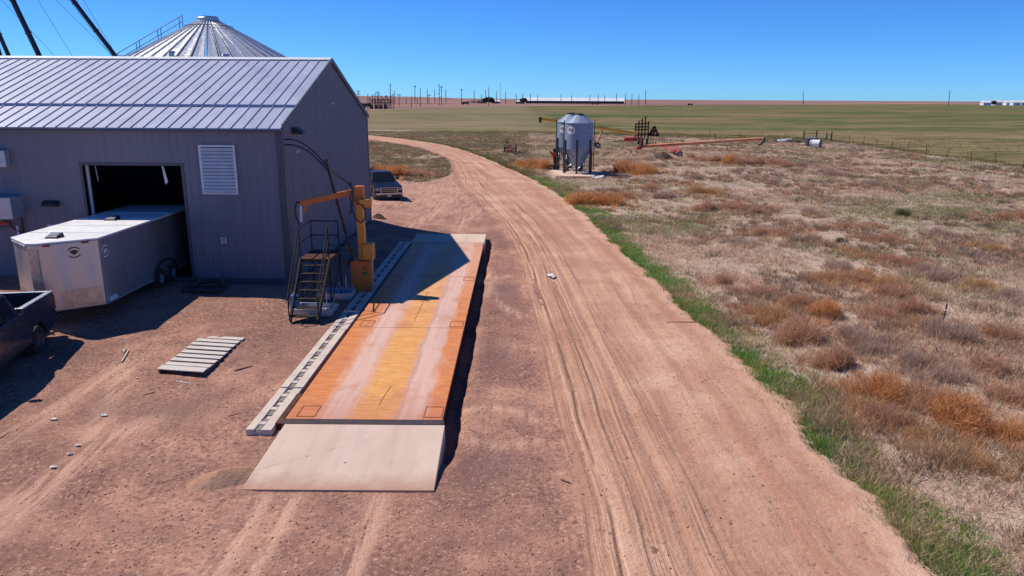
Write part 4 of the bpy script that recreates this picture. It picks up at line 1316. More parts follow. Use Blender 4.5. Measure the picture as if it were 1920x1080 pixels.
for k in range(9):
    a0, a1 = math.radians(180 * k / 9), math.radians(180 * (k + 1) / 9)
    yy = [26.47 + 0.95 * math.cos(a) for a in (a0, a1)]
    zz = [0.98 + 0.58 * math.sin(a) for a in (a0, a1)]
    fd.add([(tx1 + 0.002, yy[0], zz[0]), (tx1 + 0.07, yy[0], zz[0]), (tx1 + 0.07, yy[1], zz[1]), (tx1 + 0.002, yy[1], zz[1]),
            (tx1 + 0.002, yy[0] * 0.0 + 26.47 + 0.9 * math.cos(a0), 0.98 + 0.53 * math.sin(a0)), (tx1 + 0.07, 26.47 + 0.9 * math.cos(a0), 0.98 + 0.53 * math.sin(a0)),
            (tx1 + 0.07, 26.47 + 0.9 * math.cos(a1), 0.98 + 0.53 * math.sin(a1)), (tx1 + 0.002, 26.47 + 0.9 * math.cos(a1), 0.98 + 0.53 * math.sin(a1))],
           [(0, 1, 2, 3), (4, 7, 6, 5), (1, 5, 6, 2), (0, 3, 7, 4)])
fd.build('fender', 'black', trl)
tg = MB()
tg.beam((nc - 0.75, 22.3, 0.86), (nc, 20.75, 0.82), 0.09, 0.12).beam((nc + 0.75, 22.3, 0.86), (nc, 20.75, 0.82), 0.09, 0.12).box(nc - 0.4, nc + 0.4, 21.5, 21.6, 0.8, 0.92)
tg.tube([(nc, 21.15, 0.5), (nc, 21.15, 1.3)], 0.035, 8)
tg.build('tongue', 'black', trl)
MB().lathe([(0.0, 0.34), (0.1, 0.36), (0.1, 0.5), (0.04, 0.52)], (nc, 21.15, 0.1), 12).build('jack_foot', 'darksteel', trl)

# ------------------------------------------------------------------ pickups
def pickup(name, label, loc, rz, paint, rail=1.42, chrome=True, cat='pickup truck'):
    t_ = thing(name, label, cat, loc, rz)

    def add(nm, mb, mat, parent=None, **kw):
        return mb.build(nm, mat, parent or t_, world=False, **kw)

    def arch(cy, r=0.52, cz=0.42, n_=9):
        return [(cy + r * math.cos(math.radians(a)), cz + r * math.sin(math.radians(a))) for a in np.linspace(8, 172, n_)]
    yf, yr_ = -1.95, 1.72
    # side outline, from the front bottom anticlockwise in (y, z)
    side = [(-2.86, 0.52), (-2.5, 0.5)]
    side = [(-2.88, 0.55)] + [p for p in arch(yf)[::-1]] + [p for p in arch(yr_)[::-1]] + [(2.9, 0.6), (2.92, rail - 0.05), (2.88, rail), (0.98, rail), (0.97, rail - 0.1), (-1.3, rail - 0.14), (-2.3, rail - 0.26), (-2.86, rail - 0.36)]
    bd = MB()
    for s in (1, -1):
        xo, xi = 0.99 * s, 0.86 * s
        a, b = min(xo, xi), max(xo, xi)
        bd.prism(side, a, b, 'x')
    bd.prism([(-2.88, rail - 0.38), (-2.3, rail - 0.24), (-1.25, rail - 0.11), (-1.25, 0.6), (-2.88, 0.6)], -0.858, 0.858, 'x')
    bd.box(-0.858, 0.858, -1.24, 0.96, 0.5, rail - 0.12)
    bd.box(-0.858, 0.858, 0.962, 1.03, 0.8, rail - 0.02)
    b_ = add('body', bd, paint, bevel=0.035)
    rl = MB()
    for s in (1, -1):
        rl.box(min(0.845 * s, 0.995 * s), max(0.845 * s, 0.995 * s), 0.99, 2.9, rail + 0.002, rail + 0.028)
    rl.box(-0.845, 0.845, 0.97, 1.05, rail + 0.002, rail + 0.028)
    add('bed_rail', rl, 'trimgrey' if 'trimgrey' in M else 'galv', b_, bevel=0.008)
    add('bed_liner', MB().box(-0.857, 0.857, 1.032, 2.82, 0.82, 0.87), 'rubber')
    tgm = MB().box(-0.855, 0.855, 2.822, 2.91, 0.62, rail - 0.01)
    tgo = add('tailgate', tgm, paint, bevel=0.02)
    add('tailgate_cap', MB().box(-0.85, 0.85, 2.815, 2.92, rail - 0.008, rail + 0.022), 'trimgrey' if 'trimgrey' in M else 'galv', tgo, bevel=0.006)
    add('gate_handle', MB().box(-0.14, 0.14, 2.911, 2.93, rail - 0.26, rail - 0.17), 'black', tgo)
    add('rear_bumper', MB().box(-0.94, 0.94, 2.93, 3.07, 0.5, 0.72), 'chrome', bevel=0.03)
    for s in (1, -1):
        add('tail_light', MB().box(min(0.87 * s, 1.0 * s), max(0.87 * s, 1.0 * s), 2.86, 2.935, rail - 0.52, rail - 0.1), 'redlens', bevel=0.01)
    # cab
    zc, zr = rail - 0.12, rail + 0.5
    lo = [(-0.93, -1.3), (0.93, -1.3), (0.93, 0.94), (-0.93, 0.94)]
    hi = [(-0.70, -0.52), (0.70, -0.52), (0.72, 0.72), (-0.72, 0.72)]
    cabm = MB().hexa([(x, y, zc) for x, y in lo] + [(x, y, zr) for x, y in hi])
    cab = add('cab', cabm, paint, bevel=0.05)

    def pane(nm, i, j, m0, m1, z0=0.1, z1=0.9, off=0.012):
        def pt(f, h):
            A = Vector((*lo[i], zc)).lerp(Vector((*hi[i], zr)), h)
            B = Vector((*lo[j], zc)).lerp(Vector((*hi[j], zr)), h)
            return A.lerp(B, f)
        p = [pt(m0, z0), pt(m1, z0), pt(m1, z1), pt(m0, z1)]
        nr = (p[1] - p[0]).cross(p[3] - p[0]).normalized()
        add(nm, MB().hexa([q - nr * 0.03 for q in p] + [q + nr * off for q in p]), 'glass', cab)
    pane('windshield', 0, 1, 0.06, 0.94, 0.06, 0.93)
    pane('side_window', 1, 2, 0.24, 0.56)
    pane('side_window', 1, 2, 0.60, 0.88)
    pane('side_window', 3, 0, 0.12, 0.40)
    pane('side_window', 3, 0, 0.44, 0.76)
    pane('rear_window', 2, 3, 0.1, 0.9)
    for s in (1, -1):
        mm = MB().box(min(0.97 * s, 1.2 * s), max(0.97 * s, 1.2 * s), -1.02, -0.9, rail - 0.02, rail + 0.17)
        mm.beam((0.93 * s, -0.95, rail + 0.0), (1.0 * s, -0.95, rail + 0.02), 0.05)
        add('mirror', mm, 'black', bevel=0.02)
        for q in (-0.15, 0.72):
            add('door_handle', MB().box(min(0.992 * s, 1.015 * s), max(0.992 * s, 1.015 * s), q - 0.1, q + 0.08, rail - 0.32, rail - 0.28), 'chrome')
        hl = MB().box(min(0.67 * s, 0.95 * s), max(0.67 * s, 0.95 * s), -2.925, -2.865, rail - 0.62, rail - 0.42)
        add('headlight', hl, 'lamp', bevel=0.015)
        for q in (yf, yr_):
            sgn = s
            w = MB().lathe([(0.0, -0.25 * sgn), (0.36, -0.24 * sgn), (0.415, -0.2 * sgn), (0.415, -0.03 * sgn), (0.38, 0.0), (0.27, -0.01 * sgn), (0.25, -0.05 * sgn), (0.0, -0.06 * sgn)], (0.97 * s, q, 0.415), 28, 'x')
            wo = add('wheel', w, 'rubber', smooth=True)
            rm = MB().lathe([(0.0, -0.03 * sgn), (0.07, -0.02 * sgn), (0.24, -0.045 * sgn), (0.26, -0.01 * sgn)], (0.975 * s, q, 0.415), 18, 'x')
            for k in range(6):
                a = 2 * PI * k / 6
                rm.beam((0.955 * s, q + 0.05 * math.cos(a), 0.415 + 0.05 * math.sin(a)), (0.95 * s, q + 0.24 * math.cos(a), 0.415 + 0.24 * math.sin(a)), 0.06, 0.03, (1, 0, 0))
            add('rim', rm, 'rimgrey', wo)
    gm = MB()
    gz0, gz1 = rail - 0.80, rail - 0.38
    gm.box(-0.64, 0.64, -2.955, -2.885, gz1 - 0.05, gz1).box(-0.64, 0.64, -2.955, -2.885, gz0, gz0 + 0.05)
    gm.box(-0.64, -0.56, -2.955, -2.885, gz0 + 0.05, gz1 - 0.05).box(0.56, 0.64, -2.955, -2.885, gz0 + 0.05, gz1 - 0.05)
    gr = add('grille', gm, 'chrome', bevel=0.012)
    add('grille_back', MB().box(-0.56, 0.56, -2.9, -2.882, gz0 + 0.05, gz1 - 0.05), 'black', gr)
    for k in range(2):
        z = gz0 + 0.13 + k * 0.12
        add('grille_bar', MB().box(-0.56, 0.56, -2.93, -2.902, z, z + 0.03), 'chrome', gr)
    add('front_bumper', MB().prism([(-0.98, -2.82), (-0.8, -2.98), (0.8, -2.98), (0.98, -2.82), (0.98, -2.7), (-0.98, -2.7)], rail - 0.9, rail - 0.75, 'z'), 'chrome', bevel=0.02)
    add('air_dam', MB().prism([(-0.97, -2.82), (-0.8, -2.95), (0.8, -2.95), (0.97, -2.82), (0.97, -2.7), (-0.97, -2.7)], rail - 1.12, rail - 0.905, 'z'), 'black')
    add('number_plate', MB().box(-0.15, 0.15, -2.985, -2.97, rail - 1.02, rail - 0.92), 'white')
    add('underbody', MB().box(-0.8, 0.8, -2.6, 2.8, 0.32, 0.55), 'black')
    return t_


pickup('pickup_truck', 'slate blue pickup truck with an empty bed, cut off by the left frame edge', (-14.03, 17.75, 0.27), math.radians(10.5), 'slate', 1.53)
gx = at(730, 378, 0.2)
pickup('pickup_truck', 'dark navy pickup truck with a chrome grille, parked behind the building corner', (gx[0] - 2.9 * math.sin(math.radians(22)), gx[1] + 2.9 * math.cos(math.radians(22)), float(zg(gx[0], gx[1] + 1.5)) - 0.05), math.radians(22), 'navy', 1.40)
# ------------------------------------------------------------------ large grain bin behind the building
GX, GY, GR = -29.9, 75.0, 9.6
gbn = thing('grain_bin', 'large corrugated grain bin with a shiny ribbed conical roof rising behind the building', 'grain bin', (GX, GY, 0))
ZT, KS = 14.45, 0.545
ZEV = ZT - (GR - 0.95) * KS
wl = MB()
prof = []
z = 0.0
while z < ZEV:
    prof += [(GR, z), (GR - 0.02, z + 0.05)]
    z += 0.1
prof.append((GR, ZEV))
wl.lathe(prof, (GX, GY, 0), 72)
wl.build('wall', 'galv', gbn, smooth=True)
NSG = 40
cone = MB()
for k in range(NSG):
    a0, a1 = 2 * PI * k / NSG, 2 * PI * (k + 1) / NSG
    am = (a0 + a1) / 2
    P = lambda r, a, dz=0.0: (GX + r * math.cos(a), GY + r * math.sin(a), ZT - (r - 0.95) * KS + dz)
    e = 0.055
    for b0, b1, d0, d1 in ((a0 + e * 0.35, am, 0.0, -0.05), (am, a1 - e * 0.35, -0.05, 0.0)):
        cone.add([P(0.95, b0), P(GR + 0.2, b0, d0), P(GR + 0.2, b1, d1), P(0.95, b1)], [(0, 1, 2, 3)])
    w0, w1 = 0.012, 0.0052
    # standing rib
    q = [P(0.95, a0 - 0.02, -0.02), P(GR + 0.2, a0 - w1, -0.02), P(GR + 0.2, a0 - w1 * 0.7, 0.16), P(0.95, a0 - 0.015, 0.09), P(0.95, a0 + 0.02, -0.02), P(GR + 0.2, a0 + w1, -0.02), P(GR + 0.2, a0 + w1 * 0.7, 0.16), P(0.95, a0 + 0.015, 0.09)]
    cone.add(q, [(0, 1, 2, 3), (4, 7, 6, 5), (3, 2, 6, 7), (1, 5, 6, 2)])
roofb = cone.build('roof', 'binroof', gbn)
MB().lathe([(1.0, ZT - 0.06), (1.0, ZT + 0.25), (0.92, ZT + 0.33), (0.92, ZT + 0.40), (0.0, ZT + 0.42)], (GX, GY, 0), 28).build('peak_collar', 'galv', roofb)
rg = MB()
for rr, dz in ((2.2, 0.16), (8.3, 0.25)):
    pts = [(GX + rr * math.cos(a), GY + rr * math.sin(a), ZT - (rr - 0.95) * KS + dz) for a in np.linspace(0, 2 * PI, 49)]
    rg.tube(pts, 0.03, 5, cap=False)
rg.build('roof_ring', 'darksteel', roofb)
for a, rr in ((-92, 8.0), (-128, 8.6), (-60, 8.3)):
    a = math.radians(a)
    x, y, z = GX + rr * math.cos(a), GY + rr * math.sin(a), ZT - (rr - 0.95) * KS
    v = MB().lathe([(0.24, 0), (0.24, 0.4), (0.34, 0.42), (0.3, 0.58), (0.0, 0.62)], (x, y, z), 14)
    v.build('roof_vent', 'galv', roofb)
# stair rail up the roof's left flank
sr = MB()
ang = math.radians(183)
for rr in np.arange(2.6, 13.1, 2.15):
    for off in (-0.16, 0.16):
        x, y, z = GX + (rr + off) * math.cos(ang), GY + rr * math.sin(ang), ZT - (rr + off - 0.95) * KS
        sr.tube([(x, y, z), (x, y, z + 1.3)], 0.035, 6)
for h in (1.3, 0.75):
    sr.tube([(GX + rr * math.cos(ang), GY + rr * math.sin(ang), ZT - (rr - 0.95) * KS + h) for rr in (2.45, 12.0, 14.5)], 0.035, 6)
sr.tube([(GX + rr * math.cos(ang), GY + rr * math.sin(ang), ZT - (rr - 0.95) * KS + 0.08) for rr in (2.45, 14.5)], 0.05, 6)
sr.build('roof_handrail', 'darksteel', gbn)
# lower transition where the spout enters
tb_ = at_y(217, 107, 74)
MB().lathe([(0.7, -1.6), (0.7, -0.5), (0.28, 0.05), (0.24, 0.3)], (tb_[0] + 0.05, 74, tb_[2] - 0.2), 16).build('inlet_hopper', 'galv', gbn)

spts = [((217, 106), (126, -14), 74.0, 0.21, 'dark grain spout nearest the bin, running down to its roof edge'),
        ((80, 118), (17, -14), 72.0, 0.24, 'thickest dark grain spout, second from the bin, ending behind the roof ridge'),
        ((23, 120), (-10, 45), 74.0, 0.20, 'dark grain spout near the left frame edge, third from the bin'),
        ((5, 120), (-9, 70), 76.0, 0.18, 'leftmost dark grain spout, only its end showing at the frame edge')]
for (pa, pb, Y, r, lab) in spts:
    a, b = Vector(at_y(*pa, Y)), Vector(at_y(*pb, Y))
    b = a + (b - a) * (2.2 if Y < 75 else 3.0)
    a2 = a + (a - b).normalized() * 1.2
    t_ = thing('grain_spout', lab, 'grain spout', tuple(a2), 0, 'grain spouts leaning down from the upper left')
    MB().tube([a2, b], r, 12).build('spout_pipe', 'black', t_, smooth=True)
    fl_ = MB()
    L = (b - a2).length
    d = (b - a2).normalized()
    k = 1.0
    while k < L - 0.5:
        fl_.tube([a2 + d * k, a2 + d * (k + 0.08)], r + 0.05, 12)
        k += 3.0
    fl_.build('pipe_flange', 'darksteel', t_)
cabs = [((71, 0), (139, 110), 'guy cable ending at the dark platform on the ridge'), ((105.6, 0), (211, 105), 'guy cable just left of the spout that meets the bin'),
        ((0, -2), (112, 114), 'guy cable crossing behind the thickest spout'), ((156, 0), (216, 100), 'guy cable on the right of the spout that meets the bin'),
        ((128, -2), (205, 100), 'thin cable running close along the spout that meets the bin')]
for (pa, pb, lab) in cabs:
    a, b = Vector(at_y(*pa, 76.5)), Vector(at_y(*pb, 76.5))
    a = b + (a - b) * 1.8
    b = b + (b - a).normalized() * 0.8
    tag(MB().tube([a, b], 0.018, 5).build('guy_cable', 'darksteel', None, tuple(b)), 'thin ' + lab if not lab.startswith('thin') else lab, 'cable', 'guy cables in the sky at upper left')
pa, pb = at_y(138, 108.5, 60), at_y(168, 108.5, 60)
cw = thing('roof_platform', 'small dark slatted platform showing just above the roof ridge', 'platform', (pa[0], 60, 0))
MB().box(pa[0], pb[0], 59.6, 60.4, pa[2] - 0.12, pa[2]).build('platform_top', 'darksteel', cw)
for k in range(6):
    x = pa[0] + 0.08 + k * (pb[0] - pa[0] - 0.16) / 5
    MB().box(x - 0.05, x + 0.05, 59.65, 59.75, (0 if k in (0, 5) else pa[2] - 0.9), pa[2] - 0.12).build('leg', 'darksteel', cw)

# ------------------------------------------------------------------ hopper bins on their pad
pad_c = (6.1, 76.3)
pp = [at(*p)[:2] for p in [(1031, 321.5), (1053, 333), (1112, 333.5), (1122, 326), (1060, 317)]]
tag(MB().prism(pp, -0.1, 0.13, 'z').build('concrete_pad', 'rampc', None, (pp[1][0], pp[1][1], 0)), 'white concrete pad under the two hopper bins', 'concrete pad')


def text_mesh(txt, size, font_shear=0.0):
    cu = bpy.data.curves.new('txt', 'FONT')
    cu.body = txt
    cu.size = size
    cu.shear = font_shear
    cu.align_x = 'CENTER'
    cu.align_y = 'CENTER'
    cu.fill_mode = 'FRONT'
    cu.resolution_u = 2
    ob = bpy.data.objects.new('txt', cu)
    COL.objects.link(ob)
    dg = bpy.context.evaluated_depsgraph_get()
    me = bpy.data.meshes.new_from_object(ob.evaluated_get(dg))
    vs = [tuple(v.co) for v in me.vertices]
    fs = [tuple(p.vertices) for p in me.polygons]
    bpy.data.objects.remove(ob)
    bpy.data.meshes.remove(me)
    return vs, fs


AV, AF = text_mesh('A', 0.44, 0.2)
PV, PF = text_mesh('p', 0.46, 0.0)
HRAD = 1.4
for (cx, cy, lab) in ((6.15, 75.1, 'nearer of two grey hopper bins on legs, its white round emblem fully in view'), (5.55, 78.3, 'farther hopper bin on legs, half hidden behind its twin')):
    t_ = thing('hopper_bin', lab, 'hopper bin', (cx, cy, 0.1), 0, 'hopper bins on the concrete pad')
    c3 = (cx, cy, 0)
    z0, z1, z2 = 2.52, 5.05, 5.82
    pr = [(HRAD, z0)]
    z = z0
    while z < z1 - 0.05:
        z += 0.055
        pr += [(HRAD + 0.012, z)]
        z += 0.055
        pr += [(HRAD - 0.004, z)]
    MB().lathe(pr, c3, 48).build('barrel', 'hopper', t_, smooth=True)
    rb = MB().lathe([(HRAD + 0.06, z1 - 0.04), (HRAD + 0.06, z1 + 0.01), (0.42, z2)], c3, 24)
    ro = rb.build('roof', 'hopper', t_)
    MB().lathe([(0.42, z2 - 0.05), (0.44, z2 + 0.02), (0.44, z2 + 0.12), (0.36, z2 + 0.16), (0.0, z2 + 0.19)], c3, 20).build('lid', 'darksteel', ro)
    sm_ = MB()
    for k in range(12):
        a = 2 * PI * k / 12
        sm_.beam((cx + 0.44 * math.cos(a), cy + 0.44 * math.sin(a), z2 + 0.005), (cx + 1.45 * math.cos(a), cy + 1.45 * math.sin(a), z1 + 0.02), 0.035, 0.03)
    sm_.build('roof_seam', 'galv', ro)
    MB().lathe([(HRAD - 0.01, z0 + 0.02), (0.2, 0.52), (0.2, 0.42)], c3, 32).build('hopper_cone', 'hopper', t_)
    MB().box(cx - 0.24, cx + 0.24, cy - 0.24, cy + 0.24, 0.34, 0.45).build('slide_gate', 'darksteel', t_)
    LA = [math.radians(a) for a in (-100, -50, 0, 50, 130, 190, 228)]
    LA = [math.radians(-100 + 60 * k) for k in range(6)]
    lp = []
    for a in LA:
        x, y = cx + (HRAD + 0.05) * math.cos(a), cy + (HRAD + 0.05) * math.sin(a)
        lp.append((x, y))
        MB().beam((x, y, 0.12), (x, y, 3.45), 0.17, 0.14, (math.cos(a), math.sin(a), 0.0)).build('leg', 'black', t_)
    bx = MB()
    for k in range(6):
        p, q = lp[k], lp[(k + 1) % 6]
        bx.tube([(p[0], p[1], 0.5), (q[0], q[1], 1.9)], 0.022, 5).tube([(p[0], p[1], 1.9), (q[0], q[1], 0.5)], 0.022, 5)
    bx.build('leg_brace', 'galv', t_)
    a = math.radians(-4)
    ld = MB()
    for da in (-0.14, 0.14):
        x, y = cx + (HRAD + 0.16) * math.cos(a + da), cy + (HRAD + 0.16) * math.sin(a + da)
        ld.tube([(x, y, 0.4), (x, y, z1 + 0.35)], 0.03, 6)
    for k in range(15):
        z = 0.7 + 0.3 * k
        ld.tube([(cx + (HRAD + 0.16) * math.cos(a - 0.14), cy + (HRAD + 0.16) * math.sin(a - 0.14), z), (cx + (HRAD + 0.16) * math.cos(a + 0.14), cy + (HRAD + 0.16) * math.sin(a + 0.14), z)], 0.018, 5)
    ld.build('ladder', 'black', t_)
    a = math.radians(187)
    x, y = cx + (HRAD + 0.1) * math.cos(a), cy + (HRAD + 0.1) * math.sin(a)
    MB().tube([(x, y, 0.15), (x, y, z1 + 0.3)], 0.045, 6).build('fill_pipe', 'black', t_)
    # emblem wraps round the barrel
    ac = math.radians(-90 - 44 + 5)

    def onb(u, v, off=0.02):
        a_ = ac + u / HRAD
        return (cx + (HRAD + off) * math.cos(a_), cy + (HRAD + off) * math.sin(a_), 4.38 + v)
    d = MB()
    ring = [onb(0.47 * math.cos(2 * PI * k / 24), 0.40 * math.sin(2 * PI * k / 24), 0.018) for k in range(24)]
    d.add(ring + [onb(0, 0, 0.018)], [(k, (k + 1) % 24, 24) for k in range(24)])
    dm = d.build('emblem', 'white', t_)
    for Vv, Fv, ou, ov in ((AV, AF, -0.15, 0.05), (PV, PF, 0.16, -0.03)):
        lt = MB()
        lt.add([onb(p[0] + ou, p[1] + ov, 0.026) for p in Vv], Fv)
        lt.build('emblem_letter', 'black', dm)

# red engine cart by the bins
ec = thing('engine_cart', 'small red engine unit with a towing arm just left of the hopper bins', 'engine', (3.6, 78.5, 0))
bx_ = at_y(1040, 280, 78.5)
X0 = bx_[0]
MB().box(X0 - 0.35, X0 + 0.4, 78.2, 78.8, 1.5, 1.95).build('engine_block', 'red', ec, bevel=0.05)
MB().lathe([(0, 2.3), (0.18, 2.3), (0.2, 2.0), (0.2, 1.95)], (X0, 78.5, 0), 12).build('air_cleaner', 'black', ec)
MB().box(X0 - 0.12, X0 + 0.3, 78.3, 78.7, 0.7, 1.5).box(X0 - 0.5, X0 - 0.36, 78.3, 78.6, 1.75, 2.1).build('drive_housing', 'rustframe', ec, bevel=0.03)
MB().beam((X0 + 0.1, 78.5, 0.6), (X0 - 0.75, 78.3, 0.5), 0.1, 0.12).build('tow_arm', 'black', ec)
for y in (78.1, 78.9):
    MB().lathe([(0, -0.08), (0.3, -0.08), (0.34, -0.04), (0.34, 0.04), (0.3, 0.08), (0, 0.08)], (X0 + 0.15, y, 0.34), 18, 'y').build('wheel', 'rubber', ec)


def wheel(parent, c, r=0.36, w=0.2, axis='x'):
    h = w / 2
    o = MB().lathe([(0, -h), (r * 0.85, -h), (r, -h * 0.5), (r, h * 0.5), (r * 0.85, h), (0, h)], c, 20, axis).build('wheel', 'rubber', parent)
    d = (h + 0.012)
    for s in (-1, 1):
        MB().lathe([(0, d * s), (r * 0.5, d * s), (r * 0.55, (d - 0.02) * s)], c, 12, axis).build('hub', 'galv', o)
    return o


# yellow auger behind the bins
ya = thing('grain_auger', 'long yellow grain auger sloping down to the right behind the hopper bins', 'grain auger', (12.5, 120, 0), 0, 'grain augers left in the dry grass')
A0, A1 = Vector(at_y(1013, 222, 112)), Vector(at_y(1194, 250.5, 124))
MB().tube([A0, A1], 0.25, 10).build('auger_tube', 'yellow', ya, smooth=True)
MB().hexa([A0 + Vector(p) for p in ((-0.2, -0.2, -0.6), (0.15, -0.2, -0.6), (0.15, 0.2, -0.6), (-0.2, 0.2, -0.6), (-0.22, -0.22, 0.2), (0.25, -0.22, 0.2), (0.25, 0.22, 0.2), (-0.22, 0.22, 0.2))]).build('discharge_spout', 'black', ya)
w0 = Vector(at_y(1120, 259.5, 117))
Aj = A0.lerp(A1, 0.62)
lg = MB()
for dy in (-1.0, 1.0):
    lg.beam((w0.x, w0.y + dy, 0.75), Aj + Vector((0, 0, -0.2)), 0.1, 0.1)
    lg.beam((w0.x, w0.y + dy, 0.75), A0.lerp(A1, 0.35) + Vector((0, 0, -0.2)), 0.08, 0.08)
lg.beam((w0.x, w0.y - 1.1, 0.75), (w0.x, w0.y + 1.1, 0.75), 0.1, 0.1)
lg.build('undercarriage', 'red', ya)
for dy in (-1.15, 1.15):
    wheel(ya, (w0.x, w0.y + dy, 0.42), 0.42, 0.22, 'y')
MB().tube([A0.lerp(A1, 0.1) + Vector((0, 0, 0.22)), A0.lerp(A1, 0.3) + Vector((0, 0, 0.55)), A0.lerp(A1, 0.9) + Vector((0, 0, 0.22))], 0.02, 5).build('truss_cable', 'darksteel', ya)

# folded tillage frame
rk = thing('folded_implement', 'tall rusty folded farm implement frame of upright bars beside the augers', 'farm implement', (21.3, 126, 0))
RY = 126.0
rx0 = at_y(1191, 250, RY)[0]
rx1 = at_y(1215, 250, RY)[0]
ztop, zmid, zlow = at_y(1200, 232, RY)[2], at_y(1200, 240, RY)[2], at_y(1200, 256, RY)[2]
fr = MB()
nb = 5
for k in range(nb):
    x = rx0 + (rx1 - rx0) * k / (nb - 1)
    dz = (0, 0.5, 0.9, 1.2, 0.4)[k]
    fr.beam((x, RY, zlow - 0.4), (x, RY, ztop + dz), 0.17, 0.17)
    fr.beam((x + 0.2, RY + 0.9, zlow - 0.4), (x + 0.2, RY + 0.9, ztop + dz * 0.7), 0.15, 0.15)
    fr.beam((x, RY, ztop + dz * 0.6), (x + 0.2, RY + 0.9, ztop + dz * 0.6), 0.08, 0.08)
    fr.beam((x, RY, ztop + dz), (x + 0.45, RY - 0.1, ztop + dz + 0.03), 0.07, 0.07)
for z in (ztop - 0.05, zmid + 0.15, zmid - 0.35, zlow + 0.25):
    fr.beam((rx0, RY, z), (rx1, RY, z + 0.08), 0.2, 0.2)
    fr.beam((rx0 + 0.2, RY + 0.9, z), (rx1 + 0.2, RY + 0.9, z), 0.1, 0.1)
fr.build('bar_frame', 'rustframe', rk)
MB().hexa([(rx0 - 1.9, RY - 0.4, 0.55), (rx0 + 0.9, RY - 0.4, 0.55), (rx0 + 0.9, RY + 0.9, 0.55), (rx0 - 1.9, RY + 0.9, 0.55), (rx0 - 1.8, RY - 0.3, 1.15), (rx0 + 0.9, RY - 0.4, 1.2), (rx0 + 0.9, RY + 0.9, 1.2), (rx0 - 1.8, RY + 0.8, 1.15)]).build('hopper_box', 'red', rk, bevel=0.04)
sw = MB()
sw.beam((rx1 + 0.2, RY + 0.4, zlow + 0.2), (rx1 + 1.1, RY + 0.4, zlow + 1.7), 0.3, 0.3).beam((rx1 + 1.1, RY + 0.4, zlow + 1.7), (rx1 + 1.8, RY + 0.4, zlow + 0.15), 0.3, 0.3)
sw.beam((rx1 + 0.1, RY + 0.4, zlow + 0.25), (rx1 + 1.9, RY + 0.4, zlow + 0.2), 0.3, 0.3).beam((rx1 + 0.6, RY + 0.2, zlow + 0.4), (rx1 + 1.2, RY + 0.6, zlow + 1.0), 0.5, 0.4)
sw.build('side_wing', 'rustframe', rk)
tn_ = MB()
for k in range(5):
    x = rx1 + 0.3 + 0.5 * k
    tn_.tube([(x, RY + 0.4, zlow + 0.2), (x + 0.25, RY + 0.3, zlow - 0.1), (x + 0.1, RY + 0.2, 0.1)], 0.03, 5)
tn_.build('tines', 'rustframe', rk)
for x in (rx0 + 0.5, rx1 - 0.2):
    wheel(rk, (x, RY - 0.5, 0.5), 0.5, 0.3)
MB().beam((rx0 - 1.8, RY + 0.2, 0.6), (rx0 - 3.6, RY + 0.1, 0.5), 0.14, 0.14).build('drawbar', 'rustframe', rk)

# orange auger
oa = thing('grain_auger', 'faded orange grain auger on a red undercarriage, lifting to the right', 'grain auger', (19, 115, 0), 0, 'grain augers left in the dry grass')
B0, B1 = Vector(at_y(1199, 276, 112)), Vector(at_y(1431, 260, 112))
MB().tube([B0 + Vector((0, 0, 0.1)), B1], 0.23, 10).build('auger_tube', 'augerorange', oa, smooth=True)
MB().tube([B0.lerp(B1, 0.36) + Vector((0, 0, 0.06)), B0.lerp(B1, 0.41) + Vector((0, 0, 0.055))], 0.185, 10).build('tube_band', 'white', oa)
MB().tube([B1 + Vector((-0.1, 0, 0.05)), B1 + Vector((0.25, 0, 0)), B1 + Vector((0.2, 0, -0.35)), B1 + Vector((-0.25, 0, -0.8)), B1 + Vector((-0.6, 0, -0.95))], 0.13, 8).build('discharge_spout', 'black', oa)
MB().beam(B0 + Vector((0.1, -0.2, -0.2)), B0 + Vector((0.35, 0, 1.35)), 0.4, 0.4).build('intake_drive', 'rustframe', oa)
MB().box(B0.x - 0.5, B0.x + 0.1, B0.y - 0.4, B0.y + 0.4, 0.05, 0.5).build('intake_box', 'red', oa, bevel=0.03)
uc = MB()
wx = at(1274, 291)[0] * 112 / at(1274, 291)[1]
W1 = Vector(at(1274, 289.5, 0.3))
for dy, q in ((0.0, 0.28), (2.2, 0.28)):
    wp = Vector((W1.x, W1.y + dy, 0.5))
    uc.beam(B0.lerp(B1, 0.16) + Vector((0, 0, -0.1)), wp, 0.13, 0.13)
    uc.beam(B0.lerp(B1, 0.3) + Vector((0, 0, -0.1)), wp, 0.13, 0.13)
    uc.beam(B0.lerp(B1, 0.22) + Vector((0, 0, -0.1)), wp + Vector((0.0, 0, 0.1)), 0.11, 0.11)
uc.beam((W1.x, W1.y, 0.5), (W1.x, W1.y + 2.2, 0.5), 0.12, 0.12)
uc.beam(B0.lerp(B1, 0.16) + Vector((0, -0.2, 0.1)), B0.lerp(B1, 0.34) + Vector((0, -0.2, 0.12)), 0.1, 0.12)
uc.build('undercarriage', 'red', oa)
for dy in (-0.2, 2.4):
    wheel(oa, (W1.x, W1.y + dy, 0.36), 0.36, 0.2, 'y')
pst = MB()
for q, h in ((0.14, 0.6), (0.26, 1.0), (0.35, 0.8), (0.62, 1.2)):
    p = B0.lerp(B1, q)
    pst.tube([p, p + Vector((-0.25, 0, h))], 0.045, 6)
pst.build('truss_post', 'darksteel', oa)

